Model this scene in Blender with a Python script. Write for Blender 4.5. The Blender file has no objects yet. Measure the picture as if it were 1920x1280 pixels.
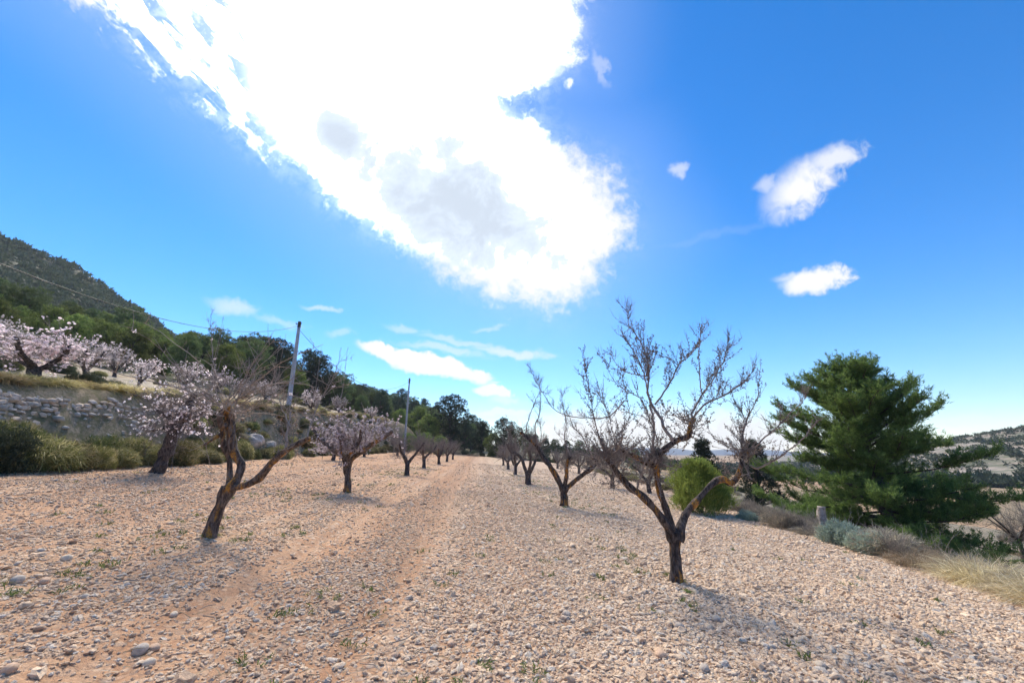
import bpy, math, random
import numpy as np
from mathutils import Vector

# ------------------------------------------------------------------ camera, sky, sun, exposure
S = bpy.context.scene
COL = S.collection
F, PITCH, CAMZ = 730.0, math.radians(15.7), 1.6
CP, SP = math.cos(PITCH), math.sin(PITCH)
cam_d = bpy.data.cameras.new('camera'); cam = bpy.data.objects.new('camera', cam_d); COL.objects.link(cam)
cam.location = (0, 0, CAMZ); cam.rotation_euler = (math.pi / 2 + PITCH, 0, 0)
cam_d.sensor_width = 36; cam_d.lens = F / 1920 * 36; cam_d.clip_start = 0.05; cam_d.clip_end = 6000
S.camera = cam
S.view_settings.view_transform = 'Standard'; S.view_settings.look = 'None'
S.view_settings.gamma = 1; S.view_settings.use_curve_mapping = False
S.view_settings.exposure = 1.3
SUN_EL, SUN_AZ = math.radians(50), math.radians(-24)      # azimuth from +Y, negative = left
sun_d = bpy.data.lights.new('sun', 'SUN'); sun = bpy.data.objects.new('sun', sun_d); COL.objects.link(sun)
sun_d.energy = 1.3; sun_d.angle = math.radians(10); sun_d.color = (1, .93, .82)
sv = Vector((math.sin(SUN_AZ) * math.cos(SUN_EL), math.cos(SUN_AZ) * math.cos(SUN_EL), math.sin(SUN_EL)))
sun.rotation_euler = sv.to_track_quat('Z', 'Y').to_euler(); sun.location = (0, 0, 30)

class NT:
    """tiny node-graph helper"""
    def __init__(s, nt): s.nt = nt
    def n(s, t, **k):
        nd = s.nt.nodes.new(t)
        for a, v in k.items(): setattr(nd, a, v)
        return nd
    def put(s, sock, v):
        if isinstance(v, bpy.types.NodeSocket): s.nt.links.new(v, sock)
        elif v is not None: sock.default_value = v
    def m(s, op, a, b=None, c=None, clamp=False):
        nd = s.n('ShaderNodeMath', operation=op, use_clamp=clamp)
        for i, v in enumerate((a, b, c)): s.put(nd.inputs[i], v)
        return nd.outputs[0]
    def v(s, op, a, b=None, out=0):
        nd = s.n('ShaderNodeVectorMath', operation=op)
        s.put(nd.inputs[0], a)
        if b is not None: s.put(nd.inputs[3 if op == 'SCALE' else 1], b)
        return nd.outputs['Value'] if op in ('DOT_PRODUCT', 'LENGTH') else nd.outputs[0]
    def mix(s, f, a, b):
        nd = s.n('ShaderNodeMix', data_type='RGBA')
        s.put(nd.inputs[0], f); s.put(nd.inputs[6], a); s.put(nd.inputs[7], b)
        return nd.outputs[2]
    def ramp(s, v, lo, hi, a=0.0, b=1.0, smooth=True):
        nd = s.n('ShaderNodeMapRange', interpolation_type='SMOOTHSTEP' if smooth else 'LINEAR')
        s.put(nd.inputs[0], v)
        for i, x in enumerate((lo, hi, a, b)): s.put(nd.inputs[i + 1], x)
        return nd.outputs[0]
    def noise(s, vec, scale, detail=4, rough=.55, dist=0.0):
        nd = s.n('ShaderNodeTexNoise'); s.put(nd.inputs['Vector'], vec)
        nd.inputs['Scale'].default_value = scale; nd.inputs['Detail'].default_value = detail
        nd.inputs['Roughness'].default_value = rough; nd.inputs['Distortion'].default_value = dist
        return nd.outputs[0]
    def comb(s, x, y, z=0.0):
        nd = s.n('ShaderNodeCombineXYZ'); s.put(nd.inputs[0], x); s.put(nd.inputs[1], y); s.put(nd.inputs[2], z)
        return nd.outputs[0]

W = bpy.data.worlds.new('World'); S.world = W; W.use_nodes = True
g = NT(W.node_tree); W.node_tree.nodes.clear()
sky = g.n('ShaderNodeTexSky', sky_type='NISHITA', sun_disc=False)
sky.sun_elevation = SUN_EL; sky.sun_rotation = SUN_AZ
sky.altitude = 600; sky.air_density = 1.0; sky.dust_density = .1; sky.ozone_density = 3.0
hs = g.n('ShaderNodeHueSaturation'); hs.inputs['Hue'].default_value = .504
hs.inputs['Saturation'].default_value = 1.38; hs.inputs['Value'].default_value = .92
g.put(hs.inputs['Color'], sky.outputs[0])
D = g.n('ShaderNodeTexCoord').outputs['Generated']
# the cloud sheet is laid out on the celestial sphere: tangent plane round a fixed heading
fw = g.v('DOT_PRODUCT', D, (0, CP, SP)); fwc = g.m('MAXIMUM', fw, .08)
U = g.m('DIVIDE', g.m('MULTIPLY', g.v('DOT_PRODUCT', D, (1, 0, 0)), F / 100), fwc)
V = g.m('DIVIDE', g.m('MULTIPLY', g.v('DOT_PRODUCT', D, (0, -SP, CP)), F / 100), fwc)
front = g.ramp(fw, .05, .3)
UV = g.comb(U, V)
def q(px, py): return ((px - 960) / 100, (640 - py) / 100)
def poly(pts):
    """signed distance-like value of a convex outline (negative inside)"""
    pts = [q(*p) for p in pts]; cx = sum(p[0] for p in pts) / len(pts); cy = sum(p[1] for p in pts) / len(pts)
    out = None
    for a, b in zip(pts, pts[1:] + pts[:1]):
        nx, ny = b[1] - a[1], a[0] - b[0]; l = math.hypot(nx, ny); nx /= l; ny /= l
        c = nx * a[0] + ny * a[1]
        if nx * cx + ny * cy > c: nx, ny, c = -nx, -ny, -c
        e = g.m('SUBTRACT', g.v('DOT_PRODUCT', UV, (nx, ny, 0)), c)
        if out is None: out = e
        else:
            nd = g.n('ShaderNodeMath', operation='SMOOTH_MAX'); g.put(nd.inputs[0], out); g.put(nd.inputs[1], e)
            nd.inputs[2].default_value = .35; out = nd.outputs[0]
    return out
def ell(px, py, a, b, rot, vec=None):
    cx, cy = q(px, py); t = math.radians(rot); c, s_ = math.cos(t), math.sin(t); a /= 100; b /= 100
    p = g.v('SUBTRACT', vec or UV, (cx, cy, 0))
    x = g.v('DOT_PRODUCT', p, (c / a, s_ / a, 0)); y = g.v('DOT_PRODUCT', p, (-s_ / b, c / b, 0))
    return g.v('LENGTH', g.comb(x, y))
n1 = g.noise(UV, 1.1, 9, .62, .3)
n2 = g.noise(g.v('ADD', UV, (7.3, 2.1, 0)), 3.2, 8, .6, .4)
# streaks that follow the long upper-left edge of the cloud
st = math.radians(-48)
su = g.m('ADD', g.m('MULTIPLY', U, math.cos(st)), g.m('MULTIPLY', V, math.sin(st)))
sw = g.m('ADD', g.m('MULTIPLY', U, -math.sin(st)), g.m('MULTIPLY', V, math.cos(st)))
n3 = g.noise(g.comb(g.m('MULTIPLY', su, .35), g.m('MULTIPLY', sw, 1.5)), 2.0, 8, .62, .5)
main = poly([(-900, -785), (110, -20), (440, 232), (590, 345), (705, 455), (900, 555), (1045, 583), (1120, 530),
             (1188, 430), (1118, 275), (935, 190), (300, -140)])
shoulder = poly([(-3200, -2500), (110, -20), (440, 232), (700, 430), (918, 420), (925, -3600)])  # shoulder and lobe run on overhead, out of view, added for neutral fill light
lobe = poly([(700, 100), (960, 172), (1070, 118), (1092, 0), (1095, -900), (1090, -3600), (200, -3600), (600, -500)])
big = g.m('SMOOTH_MIN', g.m('SMOOTH_MIN', main, shoulder, .15), lobe, .15)
n4 = g.noise(g.v('ADD', UV, (3.3, 9.1, 0)), 9.0, 6, .7)
nn = g.m('ADD', g.m('MULTIPLY', g.m('SUBTRACT', n1, .5), .8), g.m('ADD', g.m('MULTIPLY', g.m('SUBTRACT', n2, .5), .9), g.m('MULTIPLY', g.m('SUBTRACT', n4, .5), .4)))
nn = g.m('ADD', nn, g.m('MULTIPLY', g.m('SUBTRACT', n3, .5), g.ramp(g.m('ADD', g.m('MULTIPLY', U, .5), g.m('MULTIPLY', V, -1.0)), -3.5, -8.0, .3, 1.5)))
bigd = g.m('ADD', big, nn)
cov = g.ramp(bigd, .26, -.42)
# torn, streaky upper-left flank
flank = g.m('MULTIPLY', g.ramp(V, 2.0, 4.2), g.ramp(U, -3.6, -5.2))
edge_in = g.ramp(main, -4.6, -1.8)
holes = g.m('MULTIPLY', g.ramp(g.m('ADD', n3, g.m('MULTIPLY', g.m('SUBTRACT', n2, .5), .2)), .44, .57), g.m('MULTIPLY', flank, g.m('MAXIMUM', edge_in, .3)))
cov = g.m('MULTIPLY', cov, g.m('SUBTRACT', 1, g.m('MULTIPLY', holes, .95)))
# thin veil outside the edge
veil = g.m('MULTIPLY', g.ramp(g.m('ADD', big, nn), .7, -.1), .16)
cov = g.m('MAXIMUM', cov, g.m('MULTIPLY', veil, g.ramp(n2, .4, .7)))
UVd = g.v('ADD', UV, g.v('SCALE', g.comb(g.m('SUBTRACT', n2, .5), g.m('SUBTRACT', n1, .5)), .55))
def small(px, py, a, b, rot, amp=1.0, soft=.55, vec=None, op='MAXIMUM'):
    global cov
    e = g.m('ADD', ell(px, py, a, b, rot, vec or UVd), g.m('MULTIPLY', g.m('SUBTRACT', n2, .5), 1.1))
    cov = g.m(op, cov, g.m('MULTIPLY', g.ramp(e, 1.15, 1.15 - soft), amp))
small(1500, 352, 92, 46, 38, .95, .9); small(1560, 300, 70, 28, 22, .8, .9); small(1440, 350, 30, 20, 10, .5, .9)
small(1528, 526, 68, 24, 9, .97, .55); small(1490, 520, 46, 13, 0, .6, .9)
small(1272, 318, 22, 13, 30, .5, .9); small(1070, 155, 16, 11, 0, .5, .9); small(1125, 130, 14, 40, 20, .3, .9)
small(990, 150, 60, 18, 0, .35, .9); small(1020, 100, 70, 60, 0, .4, 1.0)
small(745, 664, 75, 17, -12, 1, .4); small(820, 690, 95, 20, -12, 1, .4); small(690, 652, 26, 6, -14, .8, .6)
small(928, 734, 42, 12, -3, 1, .4); small(945, 752, 34, 14, 0, .5, .9); small(925, 719, 22, 3, 0, .6, .9)
small(830, 655, 110, 10, -9, .45, .9); small(960, 660, 90, 9, -5, .6, .9); small(760, 612, 46, 8, -8, .35, .9)
small(860, 640, 90, 9, -12, .4, .9); small(435, 573, 58, 18, -12, .5, 1.0); small(600, 576, 40, 7, -4, .45, .9); small(520, 600, 60, 9, -15, .3, 1.0)
small(915, 614, 36, 6, 4, .3, .9); small(640, 625, 36, 8, 0, .3, .9); small(1350, 440, 160, 10, 12, .06, 1.0)
small(945, 778, 60, 9, 0, .7, .7); small(1250, 830, 330, 66, 0, .97, .55); small(1000, 850, 160, 40, 0, .85, .8)
small(1820, 786, 110, 11, 0, .5, .9); small(1900, 815, 160, 24, 0, .5, 1.0); small(1700, 850, 190, 44, 0, .6, 1.0)
small(1600, 800, 150, 30, 0, .6, 1.0)
cov = g.m('MULTIPLY', cov, front, clamp=True)
# brightness of the cloud: very bright where the sun stands behind it, grey bellies where it is thick
grey = g.m('ADD', g.ramp(g.m('ADD', ell(860, 385, 165, 95, -28), g.m('MULTIPLY', g.m('SUBTRACT', n1, .5), 3.2)), 1.25, .1, 0, 1),
           g.ramp(g.m('ADD', ell(640, 255, 62, 38, -38), g.m('MULTIPLY', g.m('SUBTRACT', n1, .5), 2.6)), 1.25, .1, 0, .8), clamp=True)
sund = g.v('DOT_PRODUCT', D, tuple(sv))
glow = g.m('MULTIPLY', g.ramp(sund, .74, .98, 0, 1), g.ramp(bigd, -.25, -1.3))
lum = g.m('ADD', 4.4, g.m('ADD', g.m('MULTIPLY', glow, 14.0), g.m('MULTIPLY', g.ramp(sund, .9, .995, 0, 1), 22.0)))
gmask = g.m('MULTIPLY', grey, g.ramp(big, 0, -.5))
cap = g.m('SUBTRACT', g.ramp(gmask, 0, .2, 30, 4.3), g.ramp(gmask, .05, 1.0, 0, .95))
lum = g.m('MINIMUM', lum, cap)
warm = g.mix(glow, (1, .99, .97, 1), (1.08, .98, .84, 1))
ccol = g.v('SCALE', g.mix(g.ramp(gmask, 0, .3), warm, (.84, .95, 1.10, 1)), lum)
skyc = g.mix(g.m('MULTIPLY', g.ramp(big, 2.2, -.2), .10), hs.outputs[0], (6, 6.6, 7.6, 1))
bg = g.n('ShaderNodeBackground'); bg.inputs[1].default_value = .1
g.put(bg.inputs[0], g.mix(cov, skyc, ccol))
wo = g.n('ShaderNodeOutputWorld'); g.put(wo.inputs[0], bg.outputs[0])
W.cycles.sampling_method = 'MANUAL'; W.cycles.sample_map_resolution = 512

# ------------------------------------------------------------------ maths helpers
rng = np.random.default_rng(11); R = random.Random(5)
def P(px, py, d):
    """photo direction (px,py) at a forward distance d -> world point"""
    yu = 640 - py; f = F * CP - yu * SP; t = d / f
    return np.array([(px - 960) * t, d, CAMZ + (yu * CP + F * SP) * t])
def pxm(py, d):     # metres per photo pixel at depth d
    return d / (F * CP - (640 - py) * SP)
def nrm(v):
    v = np.asarray(v, float); return v / (np.linalg.norm(v, axis=-1, keepdims=True) + 1e-12)
def _h(ix, iy, s):
    h = (ix.astype(np.int64) * 374761393 + iy.astype(np.int64) * 668265263 + s * 974634777) & 0xffffffff
    h = ((h ^ (h >> 13)) * 1274126177) & 0xffffffff
    return ((h ^ (h >> 16)) & 0xffff) / 65535.0
def vn(x, y, s=0):
    ix, iy = np.floor(x), np.floor(y); fx, fy = x - ix, y - iy
    fx = fx * fx * (3 - 2 * fx); fy = fy * fy * (3 - 2 * fy)
    a, b = _h(ix, iy, s), _h(ix + 1, iy, s); c, d = _h(ix, iy + 1, s), _h(ix + 1, iy + 1, s)
    return (a + (b - a) * fx) * (1 - fy) + (c + (d - c) * fx) * fy
def fbm(x, y, s=0, o=4):
    r, a, t = 0, .5, 0
    for i in range(o):
        r = r + a * vn(x * 2 ** i + i * 17.3, y * 2 ** i - i * 9.1, s + i); t += a; a *= .5
    return r / t
def sm(v, a, b):
    t = np.clip((v - a) / (b - a), 0, 1); return t * t * (3 - 2 * t)

# ------------------------------------------------------------------ terrain shape
def edge_x(y): return np.minimum(7.15 + .125 * y, 9.6 + .02 * y)
AZ_L = [-75, -56, -49.3, -44.6, -39.5, -33.9, -29, -24, -20, -13, -8, -3, 0]
Z_L = [158, 121, 98, 74, 52, 34, 29, 30, 27, 18, 6, 1, 0]
R_L = [380, 350, 320, 290, 250, 220, 200, 200, 200, 180, 150, 130, 130]
R0_L = [60, 60, 58, 55, 52, 60, 70, 80, 85, 95, 100, 110, 110]
def H(x, y, micro=True):
    x = np.asarray(x, float); y = np.asarray(y, float)
    s = x + .079 * y; r = np.hypot(x, y); az = np.degrees(np.arctan2(x, y))
    xr = np.where(x < 50, x, 50 + 70 * (1 - np.exp(-(x - 50) / 70)))
    z = -.085 * np.maximum(xr, -400)
    z = z - .9 * sm(x - edge_x(y), .3, 4.5) * (1 - sm(y, 60, 90)) - 1.2 * sm(x - edge_x(y), 5, 40)
    hb = 1.8 + .045 * np.clip(y, 0, 65)
    near_end = 1 - sm(y, 72, 110)
    z = z + hb * sm(-s - 12.3, 0, 1.9) * near_end + .11 * np.clip(-s - 15, 0, 300) * near_end
    zc = np.interp(az, AZ_L, Z_L); r1 = np.interp(az, AZ_L, R_L); r0 = np.interp(az, AZ_L, R0_L)
    k = (1 - sm(az, -9, -2)) * (az > -110)
    t = np.clip((r - r0) / (r1 - r0), 0, 1)
    zh = zc - .12 * np.clip(r - r1, 0, 500) + (fbm(x * .02, y * .02, 3) - .5) * 14 * t
    z = np.where(k > 0, z + (zh - z) * k * t ** np.interp(az, [-42, -34], [1.75, 1.2]), z)
    # far hill on the right
    kr = sm(az, 33, 52); tr = sm(r, 190, 430)
    z = z + kr * tr * (25 + np.clip(az - 50, 0, 40) * 1.0 + (fbm(x * .01, y * .01, 8) - .5) * 16)
    # wooded rise beyond the orchard
    z = z + 3.0 * sm(y, 95, 190) * sm(az, -12, -2) * (1 - sm(az, 14, 34)) * (1 - sm(r, 300, 700))
    rough = sm(r, 60, 200) * .8
    z = z + rough * (fbm(x * .05, y * .05, 5) - .5) * 2.5 * (1 - sm(r, 500, 900))
    if micro:
        infield = ((s > -12.3) & (x < edge_x(y))).astype(float)
        fall = 1 - sm(r, 12, 40)
        z = z + fall * (fbm(x * 1.3, y * .9, 21, 3) - .5) * .07
        # wheel ruts and harrow lines along the rows
        z = z + infield * fall * (fbm(s * 5.0, y * .22, 31, 3) - .5) * .05
        z = z - infield * fall * .035 * (np.exp(-((s + .95) / .2) ** 2) + np.exp(-((s + 2.45) / .22) ** 2))
        z = z + fall * (fbm(x * 9, y * 9, 41, 2) - .5) * .022
        z = z + (1 - infield) * (1 - sm(r, 50, 90)) * (fbm(x * .6, y * .6, 51, 3) - .5) * .35
    return z
def h1(x, y): return float(H(np.array([x]), np.array([y]))[0])
def ground_px(px, py):
    """where the sight line through a photo point meets the terrain"""
    ds = np.concatenate([np.linspace(2.5, 40, 600), np.linspace(40, 400, 900)])
    pts = np.array([P(px, py, d) for d in ds]); hh = H(pts[:, 0], pts[:, 1])
    i = np.argmax(pts[:, 2] < hh)
    return pts[i] if pts[i, 2] < hh[i] else None

# ------------------------------------------------------------------ mesh helpers
def mesh_np(name, verts, tris=None, quads=None, mat=None, smooth=False, tint=None):
    me = bpy.data.meshes.new(name)
    verts = np.asarray(verts, np.float32)
    nt = 0 if tris is None else len(tris); nq = 0 if quads is None else len(quads)
    me.vertices.add(len(verts)); me.vertices.foreach_set('co', verts.ravel())
    idx = []
    if nt: idx.append(np.asarray(tris, np.int32).ravel())
    if nq: idx.append(np.asarray(quads, np.int32).ravel())
    idx = np.concatenate(idx); me.loops.add(len(idx)); me.loops.foreach_set('vertex_index', idx)
    me.polygons.add(nt + nq)
    ls = np.concatenate([np.arange(nt) * 3, nt * 3 + np.arange(nq) * 4]).astype(np.int32)
    me.polygons.foreach_set('loop_start', ls)
    if smooth: me.polygons.foreach_set('use_smooth', np.ones(nt + nq, bool))
    if tint is not None:
        a = me.attributes.new('tint', 'FLOAT', 'POINT'); a.data.foreach_set('value', np.asarray(tint, np.float32))
    me.update(calc_edges=True)
    if mat: me.materials.append(mat)
    return me
def add(name, data, parent=None, loc=(0, 0, 0), label=None, cat=None, group=None, kind=None, rz=0, sc=None):
    o = bpy.data.objects.new(name, data); COL.objects.link(o)
    o.location = loc; o.rotation_euler = (0, 0, rz)
    if sc is not None: o.scale = (sc, sc, sc) if np.isscalar(sc) else sc
    if parent: o.parent = parent
    for k, v in (('label', label), ('category', cat), ('group', group), ('kind', kind)):
        if v: o[k] = v
    return o
def copy_tree(o, loc, rz=0, sc=1, label=None, group=None):
    c = o.copy(); COL.objects.link(c); c.location = loc; c.rotation_euler = (0, 0, rz); c.scale = (sc,) * 3 if np.isscalar(sc) else sc
    if label: c['label'] = label
    if group: c['group'] = group
    for ch in list(o.children):
        d = ch.copy(); COL.objects.link(d); d.parent = c
    return c

class Tubes:
    def __init__(s): s.v = []; s.q = []; s.t = []; s.n = 0; s.pts = []; s.tint = []
    def tube(s, pts, rad, sides=5, bark=0.0, tint=.5, cap=True):
        pts = np.asarray(pts, float); rad = np.broadcast_to(np.asarray(rad, float), (len(pts),))
        tg = np.gradient(pts, axis=0); tg = nrm(tg)
        ref = np.array([0, 0, 1.]) if abs(tg[0][2]) < .9 else np.array([1., 0, 0])
        a = nrm(np.cross(tg[0], ref)); fr = []
        for t in tg:
            a = nrm(a - t * np.dot(a, t)); fr.append(a)
        fr = np.array(fr); b = np.cross(tg, fr)
        th = np.arange(sides) / sides * 2 * math.pi
        rr = rad[:, None] * np.ones(sides)
        if bark:
            L = np.concatenate([[0], np.cumsum(np.linalg.norm(np.diff(pts, axis=0), axis=1))])
            gx = np.broadcast_to(np.cos(th) * 2.2 + 7, rr.shape); gy = np.sin(th)[None] * 2.2 + L[:, None] * 3.5
            k = fbm(gx * 1.7 + gy * .3, gy, 77, 3); k2 = vn(L[:, None] * 6 + np.zeros_like(gx), gx * .7, 5)
            rr = rr * (1 + bark * ((k - .5) * 2.2 + (k2 - .5) * .9))
        vv = pts[:, None] + rr[..., None] * (np.cos(th)[None, :, None] * fr[:, None] + np.sin(th)[None, :, None] * b[:, None])
        n0 = s.n; m = len(pts); s.v.append(vv.reshape(-1, 3)); s.n += m * sides
        i = np.arange(m - 1)[:, None] * sides; j = np.arange(sides)[None]; j2 = (j + 1) % sides
        s.q.append((n0 + np.stack([i + j, i + j2, i + sides + j2, i + sides + j], -1)).reshape(-1, 4))
        s.tint.append(np.full(m * sides, tint))
        if cap:
            for ring, c in ((0, pts[0]), (m - 1, pts[-1])):
                s.v.append(c[None]); s.tint.append(np.array([tint])); o = n0 + ring * sides; jj = np.arange(sides)
                s.t.append(np.stack([o + jj, o + (jj + 1) % sides, np.full(sides, s.n)], -1)); s.n += 1
        return s
    def knobs(s, c, d, ln, w, tint=.3):
        """small double-ended buds and spurs: c,d (N,3)"""
        N = len(c)
        if not N: return
        d = nrm(d); a = nrm(np.cross(d, rng.normal(size=(N, 3)))); b = np.cross(d, a)
        ln = np.broadcast_to(ln, (N,))[:, None]; w = np.broadcast_to(w, (N,))[:, None]
        m = c + d * ln * .55
        ring = [m + a * w, m + (-.5 * a + .87 * b) * w, m + (-.5 * a - .87 * b) * w]
        v = np.stack([c] + ring + [c + d * ln], 1).reshape(-1, 3)
        o = s.n + np.arange(N)[:, None] * 5
        f = np.concatenate([o + np.array(k) for k in ([0, 2, 1], [0, 3, 2], [0, 1, 3], [4, 1, 2], [4, 2, 3], [4, 3, 1])])
        s.v.append(v); s.t.append(f); s.n += 5 * N; s.tint.append(np.full(5 * N, tint))
    def mesh(s, name, mat, smooth=True, off=None):
        v = np.concatenate(s.v)
        if off is not None: v = v - np.asarray(off)
        return mesh_np(name, v, np.concatenate(s.t) if s.t else None, np.concatenate(s.q) if s.q else None, mat, smooth, np.concatenate(s.tint))

def blades(c, d, n, L, w, spread, bend=0.0, jit=0.0, g_=None, seg=1, tints=None):
    """n thin leaves round each centre c (N,3) pointing roughly along d"""
    G = g_ or rng; N = len(c) * n
    c = np.repeat(np.asarray(c, float), n, 0); d = np.repeat(np.asarray(d, float), n, 0)
    tv = np.repeat(tints if tints is not None else G.random(len(c) // n), n)
    L = np.repeat(np.broadcast_to(L, (N // n,)), n) * G.uniform(.6, 1.15, N)
    c = c + G.normal(size=(N, 3)) * jit
    d = nrm(d + G.normal(size=(N, 3)) * spread)
    p = nrm(np.cross(d, G.normal(size=(N, 3)))) * (w / 2)
    L = L[:, None]
    if seg == 1:
        v = np.stack([c - p, c + p, c + d * L], 1).reshape(-1, 3)
        t = np.arange(N * 3).reshape(-1, 3)
        return v, t, np.repeat(tv, 3)
    dn = np.array([0, 0, -1.])
    m = c + d * L * .55; tip = m + nrm(d + dn * bend + G.normal(size=(N, 3)) * .15) * L * .5
    v = np.stack([c - p, c + p, m - p * .8, m + p * .8, tip], 1).reshape(-1, 3)
    o = np.arange(N)[:, None] * 5
    t = np.concatenate([o + np.array(k) for k in ([0, 1, 3], [0, 3, 2], [2, 3, 4])])
    return v, t, np.repeat(tv, 5)
def merge(parts):
    vs, ts, tt, n = [], [], [], 0
    for v, t, ti in parts:
        vs.append(v); ts.append(t + n); tt.append(ti); n += len(v)
    return np.concatenate(vs), np.concatenate(ts), np.concatenate(tt)

# ------------------------------------------------------------------ materials
def new_mat(name):
    m = bpy.data.materials.new(name); m.use_nodes = True; m.node_tree.nodes.clear()
    G = NT(m.node_tree); b = G.n('ShaderNodeBsdfPrincipled'); b.inputs['Roughness'].default_value = .9
    b.inputs['Specular IOR Level'].default_value = .15
    o = G.n('ShaderNodeOutputMaterial'); G.put(o.inputs[0], b.outputs[0])
    return m, G, b, o
def bump(G, b, h, strength=.5, dist=.02):
    n = G.n('ShaderNodeBump'); n.inputs['Strength'].default_value = strength; n.inputs['Distance'].default_value = dist
    G.put(n.inputs['Height'], h); G.put(b.inputs['Normal'], n.outputs[0])
def rgb(*c): return (*c, 1)
def leaf_mat(name, dark, light, dry=None, trans=.3, dry_amt=.0, wood=None):
    m, G, b, o = new_mat(name)
    t = G.n('ShaderNodeAttribute', attribute_name='tint').outputs['Fac']
    pos = G.n('ShaderNodeNewGeometry').outputs['Position']
    oi = G.n('ShaderNodeObjectInfo').outputs['Random']
    n = G.noise(pos, 1.3, 3)
    f = G.m('ADD', G.m('MULTIPLY', t, .6), G.m('MULTIPLY', G.m('SUBTRACT', n, .3), .7), clamp=True)
    c = G.mix(f, rgb(*dark), rgb(*light))
    if dry: c = G.mix(G.m('MULTIPLY', G.ramp(t, 1 - dry_amt - .05, 1 - dry_amt + .05), .85), c, rgb(*dry))
    hv = G.n('ShaderNodeHueSaturation'); G.put(hv.inputs['Color'], c)
    G.put(hv.inputs['Value'], G.m('ADD', .62, G.m('MULTIPLY', oi, .78))); G.put(hv.inputs['Hue'], G.m('ADD', .48, G.m('MULTIPLY', oi, .035)))
    c = hv.outputs[0]
    G.put(b.inputs['Base Color'], c); b.inputs['Roughness'].default_value = .6; b.inputs['Specular IOR Level'].default_value = .25
    tr = G.n('ShaderNodeBsdfTranslucent'); G.put(tr.inputs[0], c)
    mx = G.n('ShaderNodeMixShader'); mx.inputs[0].default_value = trans
    G.put(mx.inputs[1], b.outputs[0]); G.put(mx.inputs[2], tr.outputs[0]); G.put(o.inputs[0], mx.outputs[0])
    return m
def simple_mat(name, c1, c2, scale=8, rough=.9, bmp=0, bdist=.01):
    m, G, b, o = new_mat(name); pos = G.n('ShaderNodeTexCoord').outputs['Object']
    n = G.noise(pos, scale, 5, .6); G.put(b.inputs['Base Color'], G.mix(G.ramp(n, .3, .7), rgb(*c1), rgb(*c2)))
    b.inputs['Roughness'].default_value = rough
    if bmp: bump(G, b, G.noise(pos, scale * 3, 5, .65), bmp, bdist)
    return m
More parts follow.
